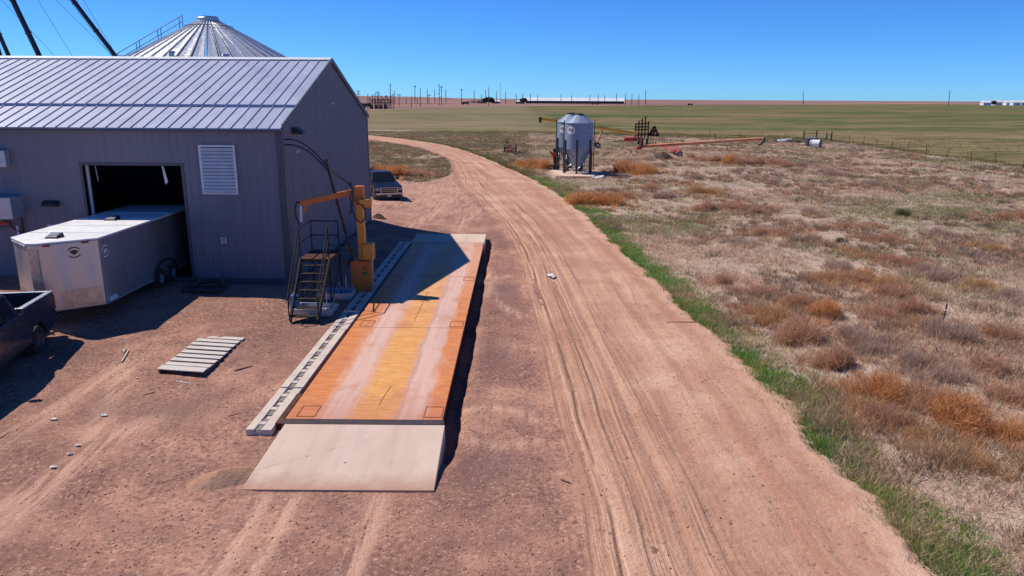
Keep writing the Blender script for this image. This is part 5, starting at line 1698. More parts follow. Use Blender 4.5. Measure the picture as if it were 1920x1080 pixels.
# little two-wheeled hitch implement beyond the road
hi_ = thing('wheeled_cart', 'small two wheeled implement with a bent drawbar parked beyond the bend', 'cart', (-0.9, 105, 0))
for px in (946.5, 967):
    x = at(px, 285)[0]
    wheel(hi_, (x, 105.5, 0.55), 0.55, 0.24)
fr = MB()
fr.beam((-1.75, 105.5, 0.6), (-0.15, 105.5, 0.6), 0.14, 0.14)
fr.beam((-1.45, 105.2, 1.5), (-0.95, 104.0, 0.75), 0.12, 0.12).beam((-0.95, 104.0, 0.75), (-0.1, 101.2, 0.2), 0.14, 0.14)
fr.tube([(-1.45 + 0.2 * math.cos(a), 105.2, 1.5 + 0.28 * math.sin(a)) for a in np.linspace(0, 2 * PI, 13)], 0.05, 5)
fr.beam((-1.3, 105.3, 0.6), (-1.2, 105.2, 1.3), 0.1, 0.1).beam((-0.9, 105.0, 0.6), (-0.85, 104.4, 1.2), 0.09, 0.09)
fr.build('frame', 'rustframe', hi_)
MB().box(-1.5, -0.6, 104.4, 105.2, 0.15, 0.4).build('lower_pan', 'red', hi_)
MB().lathe([(0, 0.0), (0.16, 0.0), (0.16, 0.16), (0, 0.18)], (-0.08, 101.1, 0.02), 10).build('hitch_foot', 'black', hi_)

# ------------------------------------------------------------------ junk near the fence corner
tk = thing('white_tank', 'white drum shaped tank with dark open ends tipped on the dry ground', 'tank', at(1536, 278))
bp = Vector(at(1537, 277))
ax = Vector((0.75, -0.66, 0.0)).normalized()
c0 = bp + Vector((-0.5, 0.6, 0.62))
MB().tube([c0 - ax * 0.75, c0 + ax * 0.75], 0.62, 20).build('tank_shell', 'white', tk)
MB().tube([c0 + ax * 0.752, c0 + ax * 0.79], 0.6, 20).build('tank_end', 'black', tk)
MB().tube([c0 - ax * 0.6, c0 - ax * 0.5], 0.64, 20).build('tank_band', 'black', tk)
jb_ = Vector(at(1523, 275))
bxx = thing('black_crate', 'black open crate standing beside the white tank', 'crate', tuple(jb_))
MB().box(jb_.x - 0.75, jb_.x + 0.75, jb_.y - 0.05, jb_.y + 0.05, 0, 1.35).box(jb_.x - 0.75, jb_.x - 0.66, jb_.y + 0.051, jb_.y + 1.1, 0, 1.35).box(jb_.x + 0.66, jb_.x + 0.75, jb_.y + 0.051, jb_.y + 1.1, 0, 1.35).build('crate_side', 'black', bxx)
MB().box(jb_.x - 0.75, jb_.x + 0.75, jb_.y - 0.051, jb_.y + 1.1, 1.352, 1.42).build('crate_rim', 'galv', bxx)


def sheet_scrap(name, label, px, py, size, mat='paper', group=None, rot=None, cat='scrap', h=0.12):
    x, y, _ = at(px, py, float(zg(*at(px, py)[:2])))
    z = (zy(x, y) + 0.01) if px < 900 else float(zg(x, y)) + 0.04
    mb = MB()
    nn = 5
    a = random.uniform(0, PI) if rot is None else rot
    ca, sa = math.cos(a), math.sin(a)
    vs = []
    for i in range(nn):
        for j in range(nn):
            u, v = (i / (nn - 1) - 0.5) * size[0], (j / (nn - 1) - 0.5) * size[1]
            u += random.uniform(-0.1, 0.1) * size[0]
            v += random.uniform(-0.1, 0.1) * size[1]
            vs.append((x + u * ca - v * sa, y + u * sa + v * ca, z + random.uniform(0, h)))
    up = [(p[0], p[1], p[2] + 0.012) for p in vs]
    fs = [(i * nn + j, (i + 1) * nn + j, (i + 1) * nn + j + 1, i * nn + j + 1) for i in range(nn - 1) for j in range(nn - 1)]
    fs2 = [tuple(q + nn * nn for q in f)[::-1] for f in fs]
    mb.add(vs + up, fs + fs2)
    return tag(mb.build(name, mat, None, (x, y, z)), label, cat, group)


sheet_scrap('scrap_sheet', 'pale crumpled metal sheet lying left of the white tank and black crate', 1469, 266, (3.2, 1.2), 'white', 'pale scrap by the fence corner', 0.1, h=0.5)
sheet_scrap('scrap_sheet', 'dark twisted scrap between the pale sheet and the tank', 1490, 268, (2.4, 1.0), 'darksteel', 'pale scrap by the fence corner', 0.3, h=0.4)
sheet_scrap('scrap_sheet', 'pale scrap pieces on the ground just left of the black crate', 1510, 273, (2.0, 0.9), 'paper', 'pale scrap by the fence corner', 0.2, h=0.35)
sheet_scrap('plastic_sack', 'white crumpled sacking on the ground right of the hopper bin pad', 1122, 335, (1.3, 0.8), 'white', None, 0.1, 'sack', 0.3)
sheet_scrap('road_rag', 'white rag lying on the dirt road right of the scale', 1033, 521, (0.5, 0.22), 'white', None, 2.2, 'rag', 0.1)
LIT = [(130, 848, 0.13, 'white scrap of litter on the near left gravel, nearer of a close pair'), (145, 833, 0.14, 'white scrap of litter on the near left gravel, farther of a close pair'), (101, 786, 0.2, 'long pale strip of litter near the pickup shadow'),
       (195, 780, 0.2, 'pale torn litter in the middle of the left gravel'), (100, 876, 0.16, 'cream litter half sunk in the bottom left gravel'), (257, 707, 0.1, 'small pale scrap on the gravel left of the sunlit pallet')]
for px, py, s, lab in LIT:
    sheet_scrap('litter_scrap', lab, px, py, (s * 0.75, s * 0.4), 'paper', 'litter on the gravel', None, 'litter', 0.025)
STK = [((228, 678), (241, 655), 'pale splintered stick left of the sunlit pallet, nearer of two'), ((232, 660), (236, 652), 'short pale stick left of the sunlit pallet, farther of two'), ((439, 695), (473, 686), 'brown stick on the gravel right of the sunlit pallet'),
       ((428, 781), (454, 774), 'short dark stick on the gravel left of the near curb block'), ((337, 716), (361, 719), 'pale stick lying just below the sunlit pallet'), ((268, 742), (290, 735), 'brown stick below and left of the sunlit pallet'),
       ((1250, 604), (1335, 603), 'long rusty rod lying across the right edge of the dirt road'), ((0, 822), (26, 806), 'stick at the left frame edge on the gravel'), ((1052, 898), (1070, 905), 'dark twig on the near dirt road')]
for a, b, lab in STK:
    za, zb_ = zy(*at(*a, 0.15)[:2]), zy(*at(*b, 0.15)[:2])
    off_ = -0.008 if a[0] < 900 else 0.05
    pa, pb = at(*a, za + off_), at(*b, zb_ + off_)
    m_ = Vector(pa).lerp(Vector(pb), 0.5) + Vector((random.uniform(-.03, .03), random.uniform(-.03, .03), 0.004))
    tag(MB().tube([pa, m_, pb], 0.024 if 'rod' not in lab else 0.02, 6, 0.012).build('dry_stick', 'paper' if 'pale' in lab else 'stick', None, pa), lab, 'stick', 'sticks on the ground')


def mound(name, label, cx, cy, rx, ry, h, mat, cat, seed, rough=0.4, rot=0.0):
    n1, n2 = 28, 40
    V, F = [], []
    ca, sa = math.cos(rot), math.sin(rot)
    for i in range(n1):
        for k in range(n2):
            a = 2 * PI * k / n2
            q = i / (n1 - 1)
            rr = q * (1 + 0.25 * (float(fbm(math.cos(a) * 1.5 + seed, math.sin(a) * 1.5 + seed)) - 0.5))
            u, v = rr * rx * math.cos(a), rr * ry * math.sin(a)
            x, y = cx + u * ca - v * sa, cy + u * sa + v * ca
            hh = h * (max(0, 1 - q ** 1.3)) * (1 + rough * 2 * (float(fbm(x * 1.3 + seed, y * 1.3)) - 0.5)) + rough * 0.3 * h * (float(fbm(x * 5 + seed, y * 5)) - 0.5) * (1 - q)
            V.append((x, y, float(zg(x, y)) + hh - 0.06 * q))
    for i in range(n1 - 1):
        for k in range(n2):
            F.append((i * n2 + k, i * n2 + (k + 1) % n2, (i + 1) * n2 + (k + 1) % n2, (i + 1) * n2 + k))
    mb = MB()
    mb.add(V, F)
    return tag(mb.build(name, mat, None, (cx, cy, float(zg(cx, cy))), smooth=True), label, cat)


def mat_mound(nm, c1, c2):
    t = NT(nm)
    pos = t.coord('Object')
    n1, n2 = t.noise(pos, 1.6, 6, 0.7), t.noise(pos, 9, 5, 0.7)
    c = t.mix(t.ramp(n1, 0.38, 0.62), c1, c2)
    c = t.mix(t.ramp(n2, 0.54, 0.7, 0, 0.6), c, tuple(v * 0.4 for v in c1))
    return t.done(c, 0.97, 0, t.bump(n2, 0.8, 0.04), 0.1)


M['dirtpile'] = mat_mound('pile_soil', (0.34, 0.19, 0.125), (0.42, 0.25, 0.17))
M['rubble'] = mat_mound('rubble_soil', (0.24, 0.16, 0.11), (0.34, 0.235, 0.165))
M['darkclump'] = mat_mound('dead_weed_heap', (0.075, 0.05, 0.04), (0.13, 0.085, 0.06))
mound('dirt_pile', 'low smooth brown dirt pile spilling onto the left edge of the near ramp', -5.75, 13.1, 0.8, 0.45, 0.2, 'dirtpile', 'dirt pile', 3.1, 0.25, 0.5)
mound('rubble_heap', 'low rough heap of broken soil behind and right of the hopper bins', 14.6, 96, 4.2, 2.6, 0.9, 'rubble', 'rubble heap', 8.3, 0.9)
mound('weed_heap', 'dark rounded heap of dead weeds beside the rubble heap', 18.6, 95.5, 1.6, 1.2, 0.95, 'darkclump', 'weed heap', 5.3, 0.6)
mound('gravel_heap', 'small pile of loose rocks at the far corner of the building wall', -8.1, 43.3, 0.5, 0.5, 0.3, 'darkclump', 'rock pile', 15.3, 1.5)

# ------------------------------------------------------------------ fences
fp = [(1387, 253.5), (1430, 255.5), (1472, 258)]
fn = thing('wire_fence', 'thin wire fence on rusty steel posts between the green field and dry prairie', 'fence', at(1700, 288))
pts = [at(*p) for p in [(1330, 256), (1387, 258), (1430, 260), (1472, 262), (1592, 267), (1619, 271), (1643, 275), (1672, 279), (1702, 283), (1736, 289), (1776, 297), (1820, 302.5), (1866, 306), (1918, 315)]]
pts += [(60.0, 80.0, 0), (60.2, 72.0, 0)]
for p in pts:
    mb = MB()
    lean = random.uniform(-0.08, 0.08)
    mb.beam((p[0], p[1], -0.1), (p[0] + lean, p[1], 1.3 + random.uniform(-0.1, 0.15)), 0.06, 0.05)
    mb.build('post', 'rustframe', fn)
for z in (0.45, 0.85, 1.2):
    MB().tube([(p[0], p[1], z) for p in pts], 0.012, 4).build('wire', 'darksteel', fn)
cf = thing('corner_brace', 'four thick dark wooden corner posts with rails by the white tank', 'fence', at(1530, 261))
cps = [(at(*p), h) for p, h in (((1507, 260.5), 1.45), ((1530, 261.5), 1.75), ((1549, 262), 1.35), ((1558, 264.5), 1.7))]
for p, h in cps:
    MB().tube([(p[0], p[1], -0.1), (p[0] + random.uniform(-0.05, 0.05), p[1], h)], 0.13, 9).build('post', 'postwood', cf)
MB().tube([(cps[0][0][0], cps[0][0][1], 1.1), (cps[1][0][0], cps[1][0][1], 1.15)], 0.06, 6).tube([(cps[2][0][0], cps[2][0][1], 1.0), (cps[3][0][0], cps[3][0][1], 1.05)], 0.06, 6).tube([(cps[1][0][0], cps[1][0][1], 1.15), (cps[2][0][0], cps[2][0][1], 1.1)], 0.02, 5).build('rail', 'postwood', cf)
np_ = at(1768, 602)
nps = thing('marker_post', 'lone thin dark post with a white band among the near weeds', 'post', np_)
MB().tube([(np_[0], np_[1], -0.1), (np_[0] + 0.05, np_[1], 0.62)], 0.028, 7).build('post_shaft', 'postwood', nps)
MB().tube([(np_[0] + 0.034, np_[1], 0.38), (np_[0] + 0.037, np_[1], 0.43)], 0.033, 7).build('white_band', 'white', nps)

# ------------------------------------------------------------------ utility poles
POLES = [(671.7, 170.7, 193, 2), (690, 176, 208, 0), (708, 172, 202, 1), (732, 156, 197, 3), (737.5, 177.5, 204, 0), (740, 170, 196, 0), (748.5, 177, 199, 1), (762, 184, 196, 0),
         (771.7, 181, 201.5, 0), (778, 161, 193, 4), (783, 184, 195, 0), (788.5, 165, 199.5, 0), (801.5, 166, 194.7, 0), (804.3, 178, 196, 1), (815.5, 168, 192.6, 0), (823.5, 156.5, 197.3, 3),
         (827.8, 162.4, 197, 4), (836.2, 168, 189.5, 0), (865.4, 167.5, 188.7, 4), (889, 169, 187.5, 0), (903, 177, 187.5, 0), (910.5, 168.6, 187, 0), (916.4, 163.5, 199, 0), (930.8, 171, 187, 0),
         (948, 172.6, 187, 0), (968, 176, 186.5, 0), (980, 176, 186.5, 0), (994.5, 176, 186.5, 0), (1008, 177.5, 186.5, 0), (1052, 177, 187, 0), (1072, 179, 187, 0), (1106, 178, 187.5, 0), (1121.7, 177, 187.5, 0),
         (1134, 178, 187.5, 0), (1156, 176, 187.5, 0), (1173, 176, 188, 0), (1185, 176, 188, 0), (1198, 177, 188, 0), (1210.5, 169, 197, 0), (1506, 171, 196, 0), (1778.5, 170, 198, 0)]
KINDS_ = {0: '', 1: ' with a single crossarm', 2: ' with a double crossarm', 3: ', tall, with side insulators', 4: ' with a small head bracket'}
for k, (px, yt, yb, kd) in enumerate(POLES):
    Y = at(px, yb)[1] if yb > HC * 0 + 190 else 1500
    Y = min(max(Y, 300), 1300 if px > 1200 else 1050)
    b = at_y(px, yb, Y)
    tpx = px + (2.6 if px == 1778.5 else -0.6 if kd == 0 and k < 18 else 0)
    tp = at_y(tpx, yt, Y)
    zb = float(zg(b[0], Y)) - 0.3
    r = max(0.13, Y * 0.00042)
    lab = '%s distant utility pole from the left along the horizon%s' % (ORD[k] if k < 40 else 'rightmost', KINDS_[kd])
    if px == 1778.5:
        lab = 'rightmost distant utility pole, leaning, alone against the sky'
    if px == 1506:
        lab = 'lone distant utility pole standing above the wooden corner posts'
    if px == 1210.5:
        lab = 'tallest distant pole just right of the long white shed'
    t_ = thing('utility_pole', lab, 'utility pole', (b[0], Y, zb), 0, 'utility poles along the horizon')
    MB().tube([(b[0], Y, zb), tp], r * 1.15, 7, r * 0.85).build('pole_shaft', 'polewood', t_)
    ph = tp[2] - zb
    if kd in (1, 2):
        for j in range(kd):
            z = tp[2] - 0.6 - j * 3.2 * (ph / 14)
            w = Y * 0.0029
            MB().box(tp[0] - w, tp[0] + w, Y - 0.5, Y - 0.2, z, z + r * 1.8).build('crossarm', 'polewood', t_)
    if kd == 3:
        for j in range(4):
            z = tp[2] - ph * (0.12 + 0.17 * j)
            s = -1 if j % 2 == 0 else (1 if px > 800 else -1)
            MB().beam((tp[0], Y - 0.2, z), (tp[0] + s * Y * 0.0019, Y - 0.2, z + 0.25), r * 1.5).build('insulator_arm', 'polewood', t_)
    if kd == 4:
        MB().box(tp[0] - r * 3, tp[0] + r * 3, Y - 0.4, Y - 0.2, tp[2] - r * 3, tp[2] + 0.1).build('head_bracket', 'polewood', t_)
b = at_y(938, 186, 1500)
tp = at_y(938, 154, 1500)
ms = thing('radio_mast', 'very thin tall mast on the horizon above the farmstead', 'mast', (b[0], 1500, float(zg(b[0], 1500))))
MB().tube([(b[0], 1500, float(zg(b[0], 1500)) - 0.3), tp], 0.42, 6, 0.25).build('mast_shaft', 'polewood', ms)
MB().box(tp[0] - 0.7, tp[0] + 0.7, 1499.6, 1499.9, tp[2] - 4.5, tp[2] - 3.7).build('antenna_head', 'polewood', ms)

# ------------------------------------------------------------------ substation and far structures
SYD = 520.0
sx0, sx1 = at_y(693, 190, SYD)[0], at_y(729, 190, SYD)[0]
zs = float(zg((sx0 + sx1) / 2, SYD))
sbs = thing('substation', 'distant electrical substation of steel frames at the left end of the horizon', 'substation', ((sx0 + sx1) / 2, SYD, zs))
lf = MB()
for row in (0, 9, 18):
    for k in range(7):
        x = sx0 + (sx1 - sx0) * k / 6
        h = (7.5, 9.5, 6.0, 10.5, 7.0, 9.0, 6.0)[(k + row) % 7]
        lf.beam((x, SYD + row, zs), (x, SYD + row, zs + h), 0.34, 0.34)
        lf.beam((x - 0.9, SYD + row - 0.3, zs + h * 0.9), (x + 0.9, SYD + row - 0.3, zs + h * 0.9), 0.25, 0.25)
    for z in (4.2, 6.2):
        lf.beam((sx0, SYD + row, zs + z), (sx1, SYD + row, zs + z), 0.32, 0.32)
for x in (sx0, (sx0 + sx1) / 2, sx1):
    lf.beam((x, SYD, zs + 5.2), (x, SYD + 18, zs + 5.2), 0.3, 0.3)
lf.build('lattice_frame', 'darksteel', sbs)
tm = MB()
for k in range(4):
    x = sx0 + 1.5 + k * (sx1 - sx0 - 3) / 3.2
    tm.box(x - 0.9, x + 0.9, SYD - 3, SYD - 1.2, zs, zs + 2.4)
    for q in range(3):
        tm.tube([(x - 0.6 + 0.6 * q, SYD - 2, zs + 2.4), (x - 0.6 + 0.6 * q, SYD - 2, zs + 3.6)], 0.13, 6)
tm.build('transformer', 'darksteel', sbs)


def far_truck(px, py, Y, lab, s=1.0, mat='black'):
    x = at_y(px, py, Y)[0]
    z = float(zg(x, Y))
    t_ = thing('distant_truck', lab, 'truck', (x, Y, z), 0, 'distant parked trucks')
    MB().box(x - 3.4 * s, x + 1.6 * s, Y - 1.2, Y + 1.2, z + 0.9 * s, z + 2.7 * s).build('truck_box', mat, t_)
    MB().hexa([(x + 1.7 * s, Y - 1.1, z + 0.8 * s), (x + 4.0 * s, Y - 1.1, z + 0.8 * s), (x + 4.0 * s, Y + 1.1, z + 0.8 * s), (x + 1.7 * s, Y + 1.1, z + 0.8 * s),
               (x + 1.7 * s, Y - 1.0, z + 2.9 * s), (x + 3.0 * s, Y - 1.0, z + 2.9 * s), (x + 3.0 * s, Y + 1.0, z + 2.9 * s), (x + 1.7 * s, Y + 1.0, z + 2.9 * s)]).build('truck_cab', mat, t_)
    for q in (-2.6, -1.4, 2.9):
        MB().lathe([(0, -1.25), (0.5 * s, -1.25), (0.5 * s, 1.25), (0, 1.25)], (x + q * s, Y, z + 0.5 * s), 12, 'y').build('wheel', 'rubber', t_)


far_truck(676, 192, 560, 'dark truck parked at the left end of the substation, left of its pair', 1.0)
far_truck(686, 192, 575, 'dark truck parked at the left end of the substation, right of its pair', 1.2)
far_truck(872, 187, 900, 'dark distant truck left of the farmstead trees', 1.2)
far_truck(1115, 193, 1050, 'dark distant trailer in front of the long white shed', 1.1)
far_truck(1294, 192, 1000, 'small dark trailer alone on the horizon right of the long shed', 0.9)

SHY = 1250.0
a, b = at_y(986, 191, SHY), at_y(1170, 192, SHY)
zs = float(zg(0.5 * (a[0] + b[0]), SHY)) + 0.2
shd = thing('livestock_shed', 'very long low white roofed shed on the horizon behind the hopper bins', 'shed', ((a[0] + b[0]) / 2, SHY, zs))
hz = at_y(1080, 183.5, SHY)[2] - zs
MB().box(a[0], b[0], SHY, SHY + 22, zs - 2, zs + hz * 0.42).build('wall', 'shedwall', shd)
MB().prism([(SHY - 1.5, zs + hz * 0.42), (SHY - 1.5, zs + hz * 0.46), (SHY + 11, zs + hz + 0.1), (SHY + 23.5, zs + hz * 0.46), (SHY + 23.5, zs + hz * 0.42), (SHY + 11, zs + hz)], a[0] - 1, b[0] + 1, 'x').build('roof', 'plaster', shd)
od = MB()
for k in range(14):
    x = a[0] + (k + 0.5) * (b[0] - a[0]) / 14
    od.box(x - 4, x + 4, SHY - 0.2, SHY - 0.01, zs - 0.5, zs + hz * 0.3)
od.build('side_openings', 'black', shd)
for k, (px, w, Y, h) in enumerate(((1852, 14, 1500, 5.0), (1873, 12, 1500, 6.5), (1893, 10, 1550, 5.0), (1908, 14, 1500, 5.5), (1922, 12, 1550, 5.2))):
    p, q = at_y(px - w / 2, 190, Y), at_y(px + w / 2, 190, Y)
    z = float(zg(p[0], Y)) - 0.5
    t_ = thing('farm_shed', '%s small white farm shed from the left at the far right of the horizon' % ORD[k], 'shed', ((p[0] + q[0]) / 2, Y, z), 0, 'white sheds at the right end of the horizon')
    hh = at_y(px, 188.6, Y)[2] - z + (h - 5)
    MB().box(p[0], q[0], Y, Y + 12, z, z + hh * 0.6).build('wall', 'plaster', t_)
    MB().prism([(Y - 1, z + hh * 0.6), (Y + 6, z + hh), (Y + 13, z + hh * 0.6)], p[0] - 0.6, q[0] + 0.6, 'x').build('roof', 'plaster', t_)


def mat_leaf(nm, c1, c2):
    t = NT(nm)
    n1 = t.noise(t.coord('Object'), 0.8, 4)
    return t.done(t.mix(t.ramp(n1, 0.35, 0.65), c1, c2), 0.9, 0, None, 0.2)


M['darkleaf'] = mat_leaf('far_tree_leaf', (0.03, 0.032, 0.025), (0.055, 0.05, 0.04))


def far_tree(px, py, Y, w, h, lab):
    x = at_y(px, py, Y)[0]
    z = float(zg(x, Y))
    t_ = thing('distant_tree', lab, 'tree', (x, Y, z), 0, 'dark trees around the far farmsteads')
    MB().tube([(x, Y, z - 0.2), (x + 0.2, Y, z + h * 0.5)], 0.45, 6, 0.2).build('trunk', 'darkwood', t_)
    cr_ = MB()
    for k in range(230):
        d = Vector((random.gauss(0, 1), random.gauss(0, 1), random.gauss(0, 1))).normalized() * random.random() ** 0.4
        c = Vector((x + d.x * w / 2, Y + d.y * w / 2, z + h * 0.58 + d.z * h * 0.42))
        s = h * 0.10
        u = Vector((random.gauss(0, 1), random.gauss(0, 1), random.gauss(0, 1))).normalized()
        v = u.orthogonal().normalized()
        cr_.add([c - u * s - v * s, c + u * s - v * s, c + u * s * 0.6 + v * s, c - u * s * 0.7 + v * s * 0.8], [(0, 1, 2, 3)])
    cr_.build('crown', 'darkleaf', t_, fix=False)


for px, py, Y, w, h, lab in ((911, 187, 1150, 11, 8, 'left of three dark trees at the farmstead below the mast'), (917, 187, 1150, 14, 9.5, 'middle and largest dark tree at the farmstead below the mast'), (923, 188, 1150, 9, 6.5, 'right of three dark trees at the farmstead below the mast'),
                             (982, 189, 1150, 12, 8.5, 'dark tree at the left end of the long white shed'), (1864, 190, 1450, 10, 9, 'dark tree between the white sheds at the far right'), (889, 189, 1100, 22, 3.5, 'low dark tree clump left of the farmstead')):
    far_tree(px, py, Y, w, h, lab)
for px, Y, lab in ((902, 1160, 'low dark farm building left of the farmstead trees'), (930, 1165, 'low pale farm building right of the farmstead trees'), (975, 1170, 'small pale farm building left of the long shed')):
    x = at_y(px, 188, Y)[0]
    z = float(zg(x, Y))
    t_ = thing('farm_building', lab, 'farm building', (x, Y, z), 0, 'low buildings of the far farmsteads')
    MB().box(x - 6, x + 6, Y, Y + 8, z - 0.5, z + 2.8).build('wall', 'shedwall', t_)
    MB().prism([(Y - 0.6, z + 2.8), (Y + 4, z + 5.0), (Y + 8.6, z + 2.8)], x - 6.5, x + 6.5, 'x').build('roof', 'shedwall' if 'dark' in lab else 'plaster', t_)
# ------------------------------------------------------------------ vegetation
def mat_blades(nm, transl=0.45):
    t = NT(nm)
    col = t.attr('tint', 'Color')
    t.done(col, 0.85, 0, None, 0.15)
    tb = t.n('ShaderNodeBsdfTranslucent')
    t.link(col, tb.inputs[0])
    mx = t.n('ShaderNodeMixShader')
    mx.inputs[0].default_value = transl
    out = t.t.nodes['Material Output']
    t.link(t.b.outputs[0], mx.inputs[1])
    t.link(tb.outputs[0], mx.inputs[2])
    t.link(mx.outputs[0], out.inputs[0])
    return t.m


M['blades'] = mat_blades('grass_blades')
ROADP = np.array(ROADPOLY)


def bare(x, y):
    return inpoly(YARD, x, y) | inpoly(ROADPOLY, x, y)


def blades(px, py, nb, spread, hmin, hmax, wid, lean, cols, name, label=None, cat=None, kind=None, tipgain=1.35, curl=0.0):
    """triangular blades; cols (n,3) per tuft"""
    n = len(px)
    P = np.repeat(np.stack([px, py], -1), nb, 0)
    N = n * nb
    ang = RNG.random(N) * 2 * PI
    rad = np.sqrt(RNG.random(N)) * np.repeat(spread, nb)
    bx = P[:, 0] + rad * np.cos(ang)
    by = P[:, 1] + rad * np.sin(ang)
    bz = zg(bx, by) - 0.05
    hh = np.repeat(hmin + (hmax - hmin) * RNG.random(n), nb) * (0.55 + 0.6 * RNG.random(N))
    a2 = ang + RNG.normal(0, 0.9, N)
    ln = lean * (0.3 + RNG.random(N)) * hh
    tx, ty, tz = bx + ln * np.cos(a2), by + ln * np.sin(a2), bz + hh
    w = np.repeat(wid, nb) * (0.6 + 0.8 * RNG.random(N))
    a3 = RNG.random(N) * PI
    dx, dy = w * np.cos(a3) / 2, w * np.sin(a3) / 2
    V = np.empty((N, 3, 3))
    V[:, 0] = np.stack([bx - dx, by - dy, bz], -1)
    V[:, 1] = np.stack([bx + dx, by + dy, bz], -1)
    V[:, 2] = np.stack([tx, ty, tz], -1)
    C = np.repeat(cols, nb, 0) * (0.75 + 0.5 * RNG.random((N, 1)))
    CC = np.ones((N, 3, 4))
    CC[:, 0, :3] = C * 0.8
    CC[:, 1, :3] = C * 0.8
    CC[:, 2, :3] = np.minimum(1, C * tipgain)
    F = np.arange(N * 3).reshape(N, 3)
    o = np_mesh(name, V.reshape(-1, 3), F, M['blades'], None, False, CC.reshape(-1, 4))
    if kind:
        o['kind'] = kind
    return tag(o, label, cat)


def pick(pal, n, wts=None):
    pal = np.array(pal)
    i = RNG.choice(len(pal), n, p=wts)
    return pal[i] * (0.8 + 0.4 * RNG.random((n, 1)))


def polar(n, r0, r1, a0, a1, pw):
    """points denser close to the camera"""
    q = RNG.random(n)
    r = (r0 ** pw + q * (r1 ** pw - r0 ** pw)) ** (1 / pw)
    a = np.radians(a0 + (a1 - a0) * RNG.random(n))
    return r * np.sin(a), r * np.cos(a)


# dry prairie grass: right of the road and beyond the bend
x, y = polar(250000, 7, 175, -16, 48, 0.8)
ok = ~bare(x, y)
dens = fbm(x * 0.5, y * 0.5, 4)
dens2 = fbm(x * 0.09 + 40, y * 0.09, 3)
ok &= RNG.random(len(x)) < np.clip((dens - 0.24) * 3.2, 0.16, 1) * np.clip((dens2 - 0.22) * 3.5, 0.3, 1)
fieldm = (y > near_line(x) - 2) | (x > 57.8)
into = np.maximum(np.clip((y - near_line(x)) / 22.0, 0, 1), np.clip((x - 57.8) / 5.0, 0, 1))
ok &= RNG.random(len(x)) > into * 0.95
padm = (np.abs(x - 6.0) < 2.8) & (np.abs(y - 75.5) < 4)
ok &= ~padm
x, y = x[ok], y[ok]
d = np.hypot(x, y)
zone = fbm(x * 0.11 + 9, y * 0.11, 3) + 0.12 * RNG.normal(0, 1, len(x))
pal_grey = [(0.56, 0.44, 0.34), (0.48, 0.375, 0.285), (0.62, 0.49, 0.36), (0.41, 0.34, 0.235)]
pal_pink = [(0.55, 0.375, 0.275), (0.46, 0.305, 0.22), (0.60, 0.43, 0.315)]
pal_grn = [(0.27, 0.25, 0.125), (0.32, 0.285, 0.15), (0.23, 0.23, 0.10)]
C = pick(pal_grey, len(x))
m_ = zone > 0.56
C[m_] = pick(pal_pink, int(m_.sum()))
m_ = zone < 0.40
C[m_] = pick(pal_grn, int(m_.sum()))
lf_ = (x < 2) & (y > 60)
C[lf_] = pick([(0.20, 0.18, 0.085), (0.26, 0.20, 0.12), (0.16, 0.15, 0.07), (0.30, 0.21, 0.14)], int(lf_.sum()))
fm = (RNG.random(len(x)) < np.maximum(smooth(-16, 8, y - near_line(x)), smooth(56.5, 59, x)))
C[fm] = pick([(0.16, 0.15, 0.06), (0.25, 0.19, 0.09), (0.11, 0.12, 0.04)], int(fm.sum()))
C = np.minimum(C * 1.15, 0.82)
size = 1 + 0.006 * d
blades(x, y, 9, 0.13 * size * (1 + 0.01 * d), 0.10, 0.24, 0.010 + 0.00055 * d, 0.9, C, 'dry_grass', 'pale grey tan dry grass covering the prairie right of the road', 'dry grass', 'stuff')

# larger straw clumps and low scrub that give the prairie its mottling
x, y = polar(20000, 8, 150, -14, 47, 1.0)
ok = ~bare(x, y) & (RNG.random(len(x)) < np.clip((fbm(x * 0.25 + 3, y * 0.25) - 0.42) * 6, 0.02, 1)) & (y < near_line(x) - 1) & (x < 57)
ok &= ~((np.abs(x - 6.0) < 2.8) & (np.abs(y - 75.5) < 4))
x, y = x[ok], y[ok]
d = np.hypot(x, y)
C = pick([(0.38, 0.21, 0.13), (0.31, 0.18, 0.13), (0.46, 0.34, 0.22), (0.22, 0.17, 0.13), (0.19, 0.16, 0.11), (0.48, 0.27, 0.155)], len(x))
blades(x, y, 42, 0.17 + 0.2 * RNG.random(len(x)), 0.16, 0.38, 0.008 + 0.0005 * d, 0.8, C, 'dry_scrub', 'low brown scrub tufts scattered through the dry prairie grass', 'scrub', 'stuff')

# green verge along the right edge of the road
seg = Rs[2:14 * NSEG]
tt_ = RNG.random(30000)
# arc-length sampling biased to the near part
cum = np.concatenate([[0], np.cumsum(np.linalg.norm(np.diff(Rs, axis=0), axis=1))])
s = (tt_ ** 1.25) * min(cum[-1], 150)
i = np.clip(np.searchsorted(cum, s) - 1, 0, len(Rs) - 2)
f = ((s - cum[i]) / (cum[i + 1] - cum[i]))[:, None]
base = Rs[i] * (1 - f) + Rs[i + 1] * f
dirv = Rs[i + 1] - Rs[i]
dirv /= np.linalg.norm(dirv, axis=1)[:, None]
nrm = np.stack([dirv[:, 1], -dirv[:, 0]], -1)
wv = 1.22 + 1.0 * (fbm(s * 0.12, s * 0 + 4.4) - 0.5) * 2
off = np.abs(RNG.normal(0, 0.47, len(s))) * wv - 0.7 * fbm(s * 0.9, s * 0 + 1.1) ** 2 + 0.08 - 0.5 * (RNG.random(len(s)) < 0.02)
p = base + nrm * off[:, None]
g_amt = np.interp(s, [0, 34, 40, 52, 58, 66, 150], [1, 1, 0.55, 0.6, 1.0, 0.4, 0.3]) * np.clip((fbm(p[:, 0] * 0.6, p[:, 1] * 0.6) - 0.27) * 4.0, 0.10, 1)
ok = RNG.random(len(s)) < g_amt
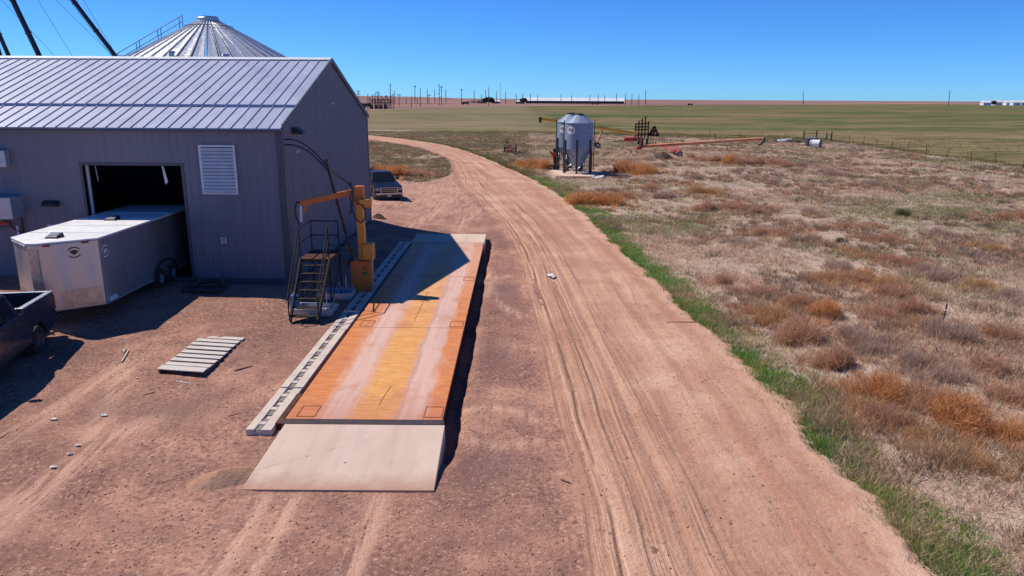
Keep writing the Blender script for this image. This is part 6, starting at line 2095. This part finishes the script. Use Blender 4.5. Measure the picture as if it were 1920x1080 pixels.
p, s, off = p[ok], s[ok], off[ok]
ok = ~((np.abs(p[:, 0] - 6.0) < 2.7) & (np.abs(p[:, 1] - 75.5) < 4))
p, s, off = p[ok], s[ok], off[ok]
tone = fbm(p[:, 0] * 0.7 + 5, p[:, 1] * 0.7) + 0.1 * RNG.normal(0, 1, len(s)) + np.clip(off - 1.4, 0, 2) * 0.12
C = pick([(0.13, 0.26, 0.04), (0.18, 0.33, 0.06), (0.095, 0.21, 0.032)], len(s))
m_ = tone > 0.50
C[m_] = pick([(0.24, 0.28, 0.065), (0.30, 0.30, 0.085), (0.18, 0.26, 0.05)], int(m_.sum()))
m_ = tone > 0.68
C[m_] = pick([(0.42, 0.35, 0.17), (0.36, 0.29, 0.15)], int(m_.sum()))
m_ = s > 66
C[m_] = pick([(0.13, 0.145, 0.04), (0.17, 0.16, 0.06), (0.20, 0.165, 0.08)], int(m_.sum()))
d = np.hypot(p[:, 0], p[:, 1])
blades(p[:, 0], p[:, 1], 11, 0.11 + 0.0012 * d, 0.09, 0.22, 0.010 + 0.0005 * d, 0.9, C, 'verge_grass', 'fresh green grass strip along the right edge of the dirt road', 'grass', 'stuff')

# sparse weeds at the yard's edges
x, y = polar(1500, 52, 95, -14, -1, 1.0)
ok = inpoly(ISLPOLY, x, y)
x, y = x[ok], y[ok]


def bush_mesh(name, n, r, h, pal, seed, up=0.55, wid=0.006, dist=25):
    rg_ = np.random.default_rng(seed)
    # several overlapping clumps of fine twigs; each twig starts somewhere inside a clump and runs up and outwards
    nl = 6
    cen = np.stack([rg_.normal(0, 0.36, nl), rg_.normal(0, 0.36, nl), 0.18 + 0.26 * rg_.random(nl)], -1)
    cen[0] = (0, 0, 0.3)
    rad = 0.34 + 0.30 * rg_.random(nl)
    rad[0] = 0.7
    li = rg_.choice(nl, n, p=rad ** 2 / (rad ** 2).sum())
    d = rg_.normal(0, 1, (n, 3))
    d /= np.linalg.norm(d, axis=1)[:, None]
    q = rg_.random((n, 1)) ** 0.45
    S0 = cen[li] + d * rad[li][:, None] * q
    S0[:, 2] = np.abs(S0[:, 2]) * (0.9 + 0.2 * rg_.random(n))
    foot = S0 * np.array([0.35, 0.35, 0.0])
    dirn = S0 - foot
    dirn /= np.maximum(np.linalg.norm(dirn, axis=1)[:, None], 1e-6)
    dirn = dirn * 0.8 + np.array([0, 0, up]) + rg_.normal(0, 0.55, (n, 3))
    dirn /= np.linalg.norm(dirn, axis=1)[:, None]
    ln = (0.14 + 0.30 * rg_.random((n, 1)))
    long_ = rg_.random(n) < 0.08
    ln[long_] *= 1.7
    T = S0 + dirn * ln * 0.6
    S0 = S0 - dirn * ln * 0.5
    sc_ = np.array([r, r, h])
    S0, T = S0 * sc_, T * sc_
    S0[:, 2] = np.maximum(S0[:, 2], -0.03)
    T[:, 2] = np.maximum(T[:, 2], 0.01)
    side = np.cross(T - S0, rg_.normal(0, 1, (n, 3)))
    side /= np.maximum(np.linalg.norm(side, axis=1)[:, None], 1e-6)
    w = wid * (0.6 + 0.9 * rg_.random((n, 1)))
    V = np.stack([S0 - side * w, S0 + side * w, T], 1)
    pal = np.array(pal)
    c = pal[rg_.integers(0, len(pal), n)] * (0.7 + 0.6 * rg_.random((n, 1)))
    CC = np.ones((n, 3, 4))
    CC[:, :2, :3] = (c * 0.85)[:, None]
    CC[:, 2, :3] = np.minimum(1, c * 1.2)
    me = bpy.data.meshes.new(name)
    me.vertices.add(n * 3)
    me.vertices.foreach_set('co', V.astype(np.float32).ravel())
    me.loops.add(n * 3)
    me.loops.foreach_set('vertex_index', np.arange(n * 3, dtype=np.int32))
    me.polygons.add(n)
    me.polygons.foreach_set('loop_start', np.arange(0, n * 3, 3, dtype=np.int32))
    me.polygons.foreach_set('loop_total', np.full(n, 3, np.int32))
    me.update(calc_edges=True)
    ca = me.color_attributes.new('tint', 'FLOAT_COLOR', 'POINT')
    ca.data.foreach_set('color', CC.astype(np.float32).ravel())
    me.materials.append(M['blades'])
    return me


PO = [(0.60, 0.27, 0.11), (0.66, 0.33, 0.14), (0.52, 0.23, 0.10), (0.70, 0.41, 0.19)]  # rust orange
PB = [(0.52, 0.29, 0.185), (0.59, 0.34, 0.215), (0.45, 0.25, 0.165), (0.64, 0.41, 0.26)]  # red brown
PP = [(0.44, 0.30, 0.225), (0.50, 0.345, 0.26), (0.37, 0.25, 0.195), (0.56, 0.41, 0.30)]  # grey brown
PY = [(0.60, 0.37, 0.17), (0.54, 0.33, 0.165), (0.48, 0.26, 0.12), (0.66, 0.44, 0.24)]  # straw orange
PG = [(0.13, 0.145, 0.075), (0.17, 0.18, 0.09), (0.10, 0.11, 0.06)]  # green
KIND = {'o': ('rust orange', PO), 'b': ('reddish brown', PB), 'p': ('grey brown', PP), 'y': ('straw orange', PY), 'g': ('dark green', PG)}
BM = {}
for key, (nm, pal) in KIND.items():
    BM[key] = [bush_mesh('weed_bush_' + nm.replace(' ', '_'), 4200, 1.0, 0.95, pal, 100 + 7 * q + ord(key), 0.3 + 0.2 * q, 0.0075) for q in range(3)]
BUSH = [  # px, py(foot), width px, kind
    (1432, 556, 40, 'p'), (1507, 574, 52, 'b'), (1462, 606, 78, 'y'), (1413, 588, 36, 'b'), (1549, 596, 62, 'o'), (1684, 560, 62, 'b'), (1721, 592, 58, 'b'), (1676, 600, 50, 'b'), (1513, 645, 110, 'b'),
    (1578, 694, 84, 'b'), (1731, 615, 42, 'y'), (1802, 645, 84, 'p'), (1864, 702, 78, 'b'), (1908, 640, 60, 'b'), (1667, 750, 82, 'o'), (1627, 780, 66, 'y'), (1690, 800, 70, 'b'), (1747, 760, 66, 'b'), (1738, 825, 52, 'y'),
    (1838, 818, 130, 'o'), (1912, 830, 70, 'o'), (1850, 882, 66, 'y'), (1925, 760, 60, 'b'), (1610, 640, 60, 'p'), (1640, 665, 56, 'p'), (1720, 690, 60, 'p'), (1780, 715, 56, 'p'),
    (1085, 385, 60, 'o'), (1118, 385, 64, 'o'), (1150, 386, 60, 'o'), (1172, 372, 44, 'b'), (1178, 325, 44, 'o'), (1202, 326, 48, 'o'), (1226, 326, 32, 'y'), (1306, 364, 44, 'y'), (1338, 364, 46, 'y'), (1328, 396, 54, 'b'), (1362, 394, 40, 'b'), (1384, 392, 36, 'b'),
    (1420, 400, 34, 'b'), (1448, 392, 20, 'b'), (1524, 402, 42, 'p'), (1501, 434, 28, 'b'), (1430, 440, 40, 'b'), (1462, 442, 44, 'b'), (1588, 428, 36, 'b'), (1636, 426, 28, 'b'), (1521, 452, 30, 'p'), (1576, 454, 22, 'g'), (1698, 406, 34, 'g'),
    (1605, 478, 36, 'y'), (1650, 452, 40, 'b'), (1680, 454, 42, 'b'), (1672, 492, 46, 'b'), (1704, 498, 46, 'b'), (1740, 512, 48, 'p'), (1764, 526, 46, 'p'), (1553, 528, 36, 'y'), (1600, 530, 46, 'b'), (1632, 528, 44, 'o'), (1672, 545, 56, 'y'),
    (1362, 532, 34, 'b'), (1430, 556, 34, 'b'), (1896, 412, 50, 'b'), (1925, 410, 50, 'b'), (1386, 458, 26, 'p'), (1309, 336, 26, 'p'), (1590, 505, 36, 'p'), (1286, 346, 28, 'b'), (1250, 372, 50, 'p'), (1222, 356, 40, 'b'),
    (1318, 302, 34, 'b'), (1344, 303, 36, 'b'), (1368, 308, 40, 'o'), (1396, 310, 42, 'b'), (1424, 310, 40, 'b'), (1450, 309, 36, 'b'), (1478, 314, 34, 'b'), (1504, 313, 30, 'p'), (1296, 297, 26, 'b'),
    (706, 331, 40, 'o'), (730, 332, 42, 'o'), (752, 333, 44, 'o'), (774, 332, 42, 'b'), (796, 330, 32, 'b'), (975, 312, 30, 'o'), (998, 314, 34, 'o'), (1020, 318, 34, 'o'), (1040, 300, 22, 'b'),
    (1200, 292, 22, 'b'), (1870, 470, 40, 'y'), (1810, 480, 34, 'p'), (1760, 440, 30, 'p'), (1840, 540, 44, 'y'), (1900, 560, 44, 'p'), (1560, 330, 26, 'p'), (1640, 350, 26, 'p'), (1740, 350, 28, 'p'), (1450, 345, 24, 'p'),
]
PLACE = [('in the near right foreground', 640, 2000), ('in the middle of the right prairie', 470, 640), ('in the far part of the prairie', 0, 470)]


def place_of(px, py):
    if px < 850:
        return 'behind the navy pickup'
    if px < 1060 and py < 340:
        return 'left of the hopper bins'
    if px < 1240 and py < 400:
        return 'near the hopper bins'
    if py < 318:
        return 'below the orange auger'
    if py < 470:
        return 'in the middle prairie'
    if py < 620:
        return 'in the centre right prairie'
    return 'in the near right foreground'


bx_, by_, bc_ = [], [], []
for (px, py, w, kd) in BUSH:
    if kd == 'g':
        continue
    q = at(px, py)
    r_ = 1.2 * w / 2 * math.hypot(q[1], HC) / FPX
    m_n = 18
    a_ = RNG.random(m_n) * 2 * PI
    d_ = r_ * (0.3 + 2.1 * RNG.random(m_n) ** 0.8)
    bx_.append(q[0] + d_ * np.cos(a_))
    by_.append(q[1] + r_ * 0.6 + d_ * np.sin(a_))
    bc_.append(pick(KIND[kd][1], m_n) * 0.9)
bx_, by_, bc_ = np.concatenate(bx_), np.concatenate(by_), np.concatenate(bc_)
ok = ~bare(bx_, by_) & ~((np.abs(bx_ - 6.0) < 2.8) & (np.abs(by_ - 75.5) < 4))
bx_, by_, bc_ = bx_[ok], by_[ok], bc_[ok]
d = np.hypot(bx_, by_)
blades(bx_, by_, 46, 0.13 + 0.16 * RNG.random(len(bx_)), 0.12, 0.42, 0.007 + 0.0004 * d, 0.9, bc_, 'weed_litter', 'low tangle of rusty dead weeds spreading between the weed bushes', 'weeds', 'stuff')

used = {}
for k, (px, py, w, kd) in enumerate(BUSH):
    g_ = at(px, py)
    x_, y_ = g_[0], g_[1]
    r = (1.2 if py > 520 or kd == 'o' else 1.0) * w / 2 * math.hypot(y_, HC) / FPX
    src = BM[kd][k % 3]
    o = bpy.data.objects.new('weed_bush', src)
    COL.objects.link(o)
    o.location = (x_, y_ + r * 0.6, float(zg(x_, y_)) - 0.05)
    o.rotation_euler = (0, 0, random.uniform(0, 6.28))
    hh = r * random.uniform(0.62, 1.05)
    o.scale = (r * random.uniform(0.95, 1.35), r * random.uniform(0.8, 1.1), hh)
    sz = 'largest' if w > 100 else 'large' if w > 62 else 'middling' if w > 44 else 'small'
    pl = place_of(px, py)
    lab = '%s %s weed bush %s' % (sz, KIND[kd][0], pl) if kd != 'g' else '%s dark green shrub %s' % (sz, pl)
    tag(o, lab, 'bush', '%s weed bushes %s' % (KIND[kd][0], pl))
    used.setdefault(lab, []).append((o, px, py))
for lab, lst in used.items():
    if len(lst) > 1:
        lst.sort(key=lambda q: q[1])
        for q, (o, px, py) in enumerate(lst):
            wq = 'leftmost' if q == 0 else 'rightmost' if q == len(lst) - 1 else ORD[q] + ' from left'
            o['label'] = lab + (', %s of %d' % (wq, len(lst)))


# ------------------------------------------------------------------ loose stones on the yard and along the road
def stones(n, name, label):
    x, y = polar(n, 7.5, 38, -40, 22, 1.1)
    ok = (inpoly(YARD, x, y) | inpoly(ROADPOLY, x, y)) & ~((x > -6.05) & (x < -1.2) & (y > 12.5) & (y < 39.5)) & ~((x < -8.3) & (y > 26.8))
    ok &= RNG.random(len(x)) < np.where(inpoly(ROADPOLY, x, y), 0.25, 1.0) * np.clip((fbm(x * 0.8, y * 0.8) - 0.28) * 3, 0.05, 1)
    x, y = x[ok], y[ok]
    m = len(x)
    r = 0.008 + 0.020 * RNG.random(m) ** 3
    z = zg(x, y) + 0.045 * (fbm(x * 1.3, y * 1.3) - 0.5) + 0.03 * (fbm(x * 4.1, y * 4.1, 3) - 0.5) + np.where(inpoly(ROADPOLY, x, y), 0.035, 0.0)
    base = np.array([(1, 0, 0), (0, 1, 0), (-1, 0, 0), (0, -1, 0), (0, 0, 0.8), (0, 0, -0.8)], float)
    P = base[None] * (0.65 + 0.7 * RNG.random((m, 6, 1))) * r[:, None, None]
    a = RNG.random(m) * 2 * PI
    ca, sa = np.cos(a)[:, None], np.sin(a)[:, None]
    Q = np.stack([P[:, :, 0] * ca - P[:, :, 1] * sa, P[:, :, 0] * sa + P[:, :, 1] * ca, P[:, :, 2]], -1) + np.stack([x, y, z], -1)[:, None]
    f = np.array([(0, 1, 4), (1, 2, 4), (2, 3, 4), (3, 0, 4), (1, 0, 5), (2, 1, 5), (3, 2, 5), (0, 3, 5)])
    F = (np.arange(m) * 6)[:, None, None] + f[None]
    C = np.ones((m, 6, 4))
    C[:, :, :3] = pick([(0.30, 0.18, 0.13), (0.42, 0.27, 0.19), (0.27, 0.165, 0.13), (0.55, 0.40, 0.31), (0.34, 0.22, 0.19)], m)[:, None]
    t = NT('stone')
    t.done(t.attr('tint', 'Color'), 0.9, 0, None, 0.2)
    o = np_mesh(name, Q.reshape(-1, 3), F.reshape(-1, 3), t.m, None, False, C.reshape(-1, 4))
    o['kind'] = 'stuff'
    tag(o, label, 'stones')


stones(26000, 'loose_stones', 'small loose stones and gravel scattered over the yard and road')
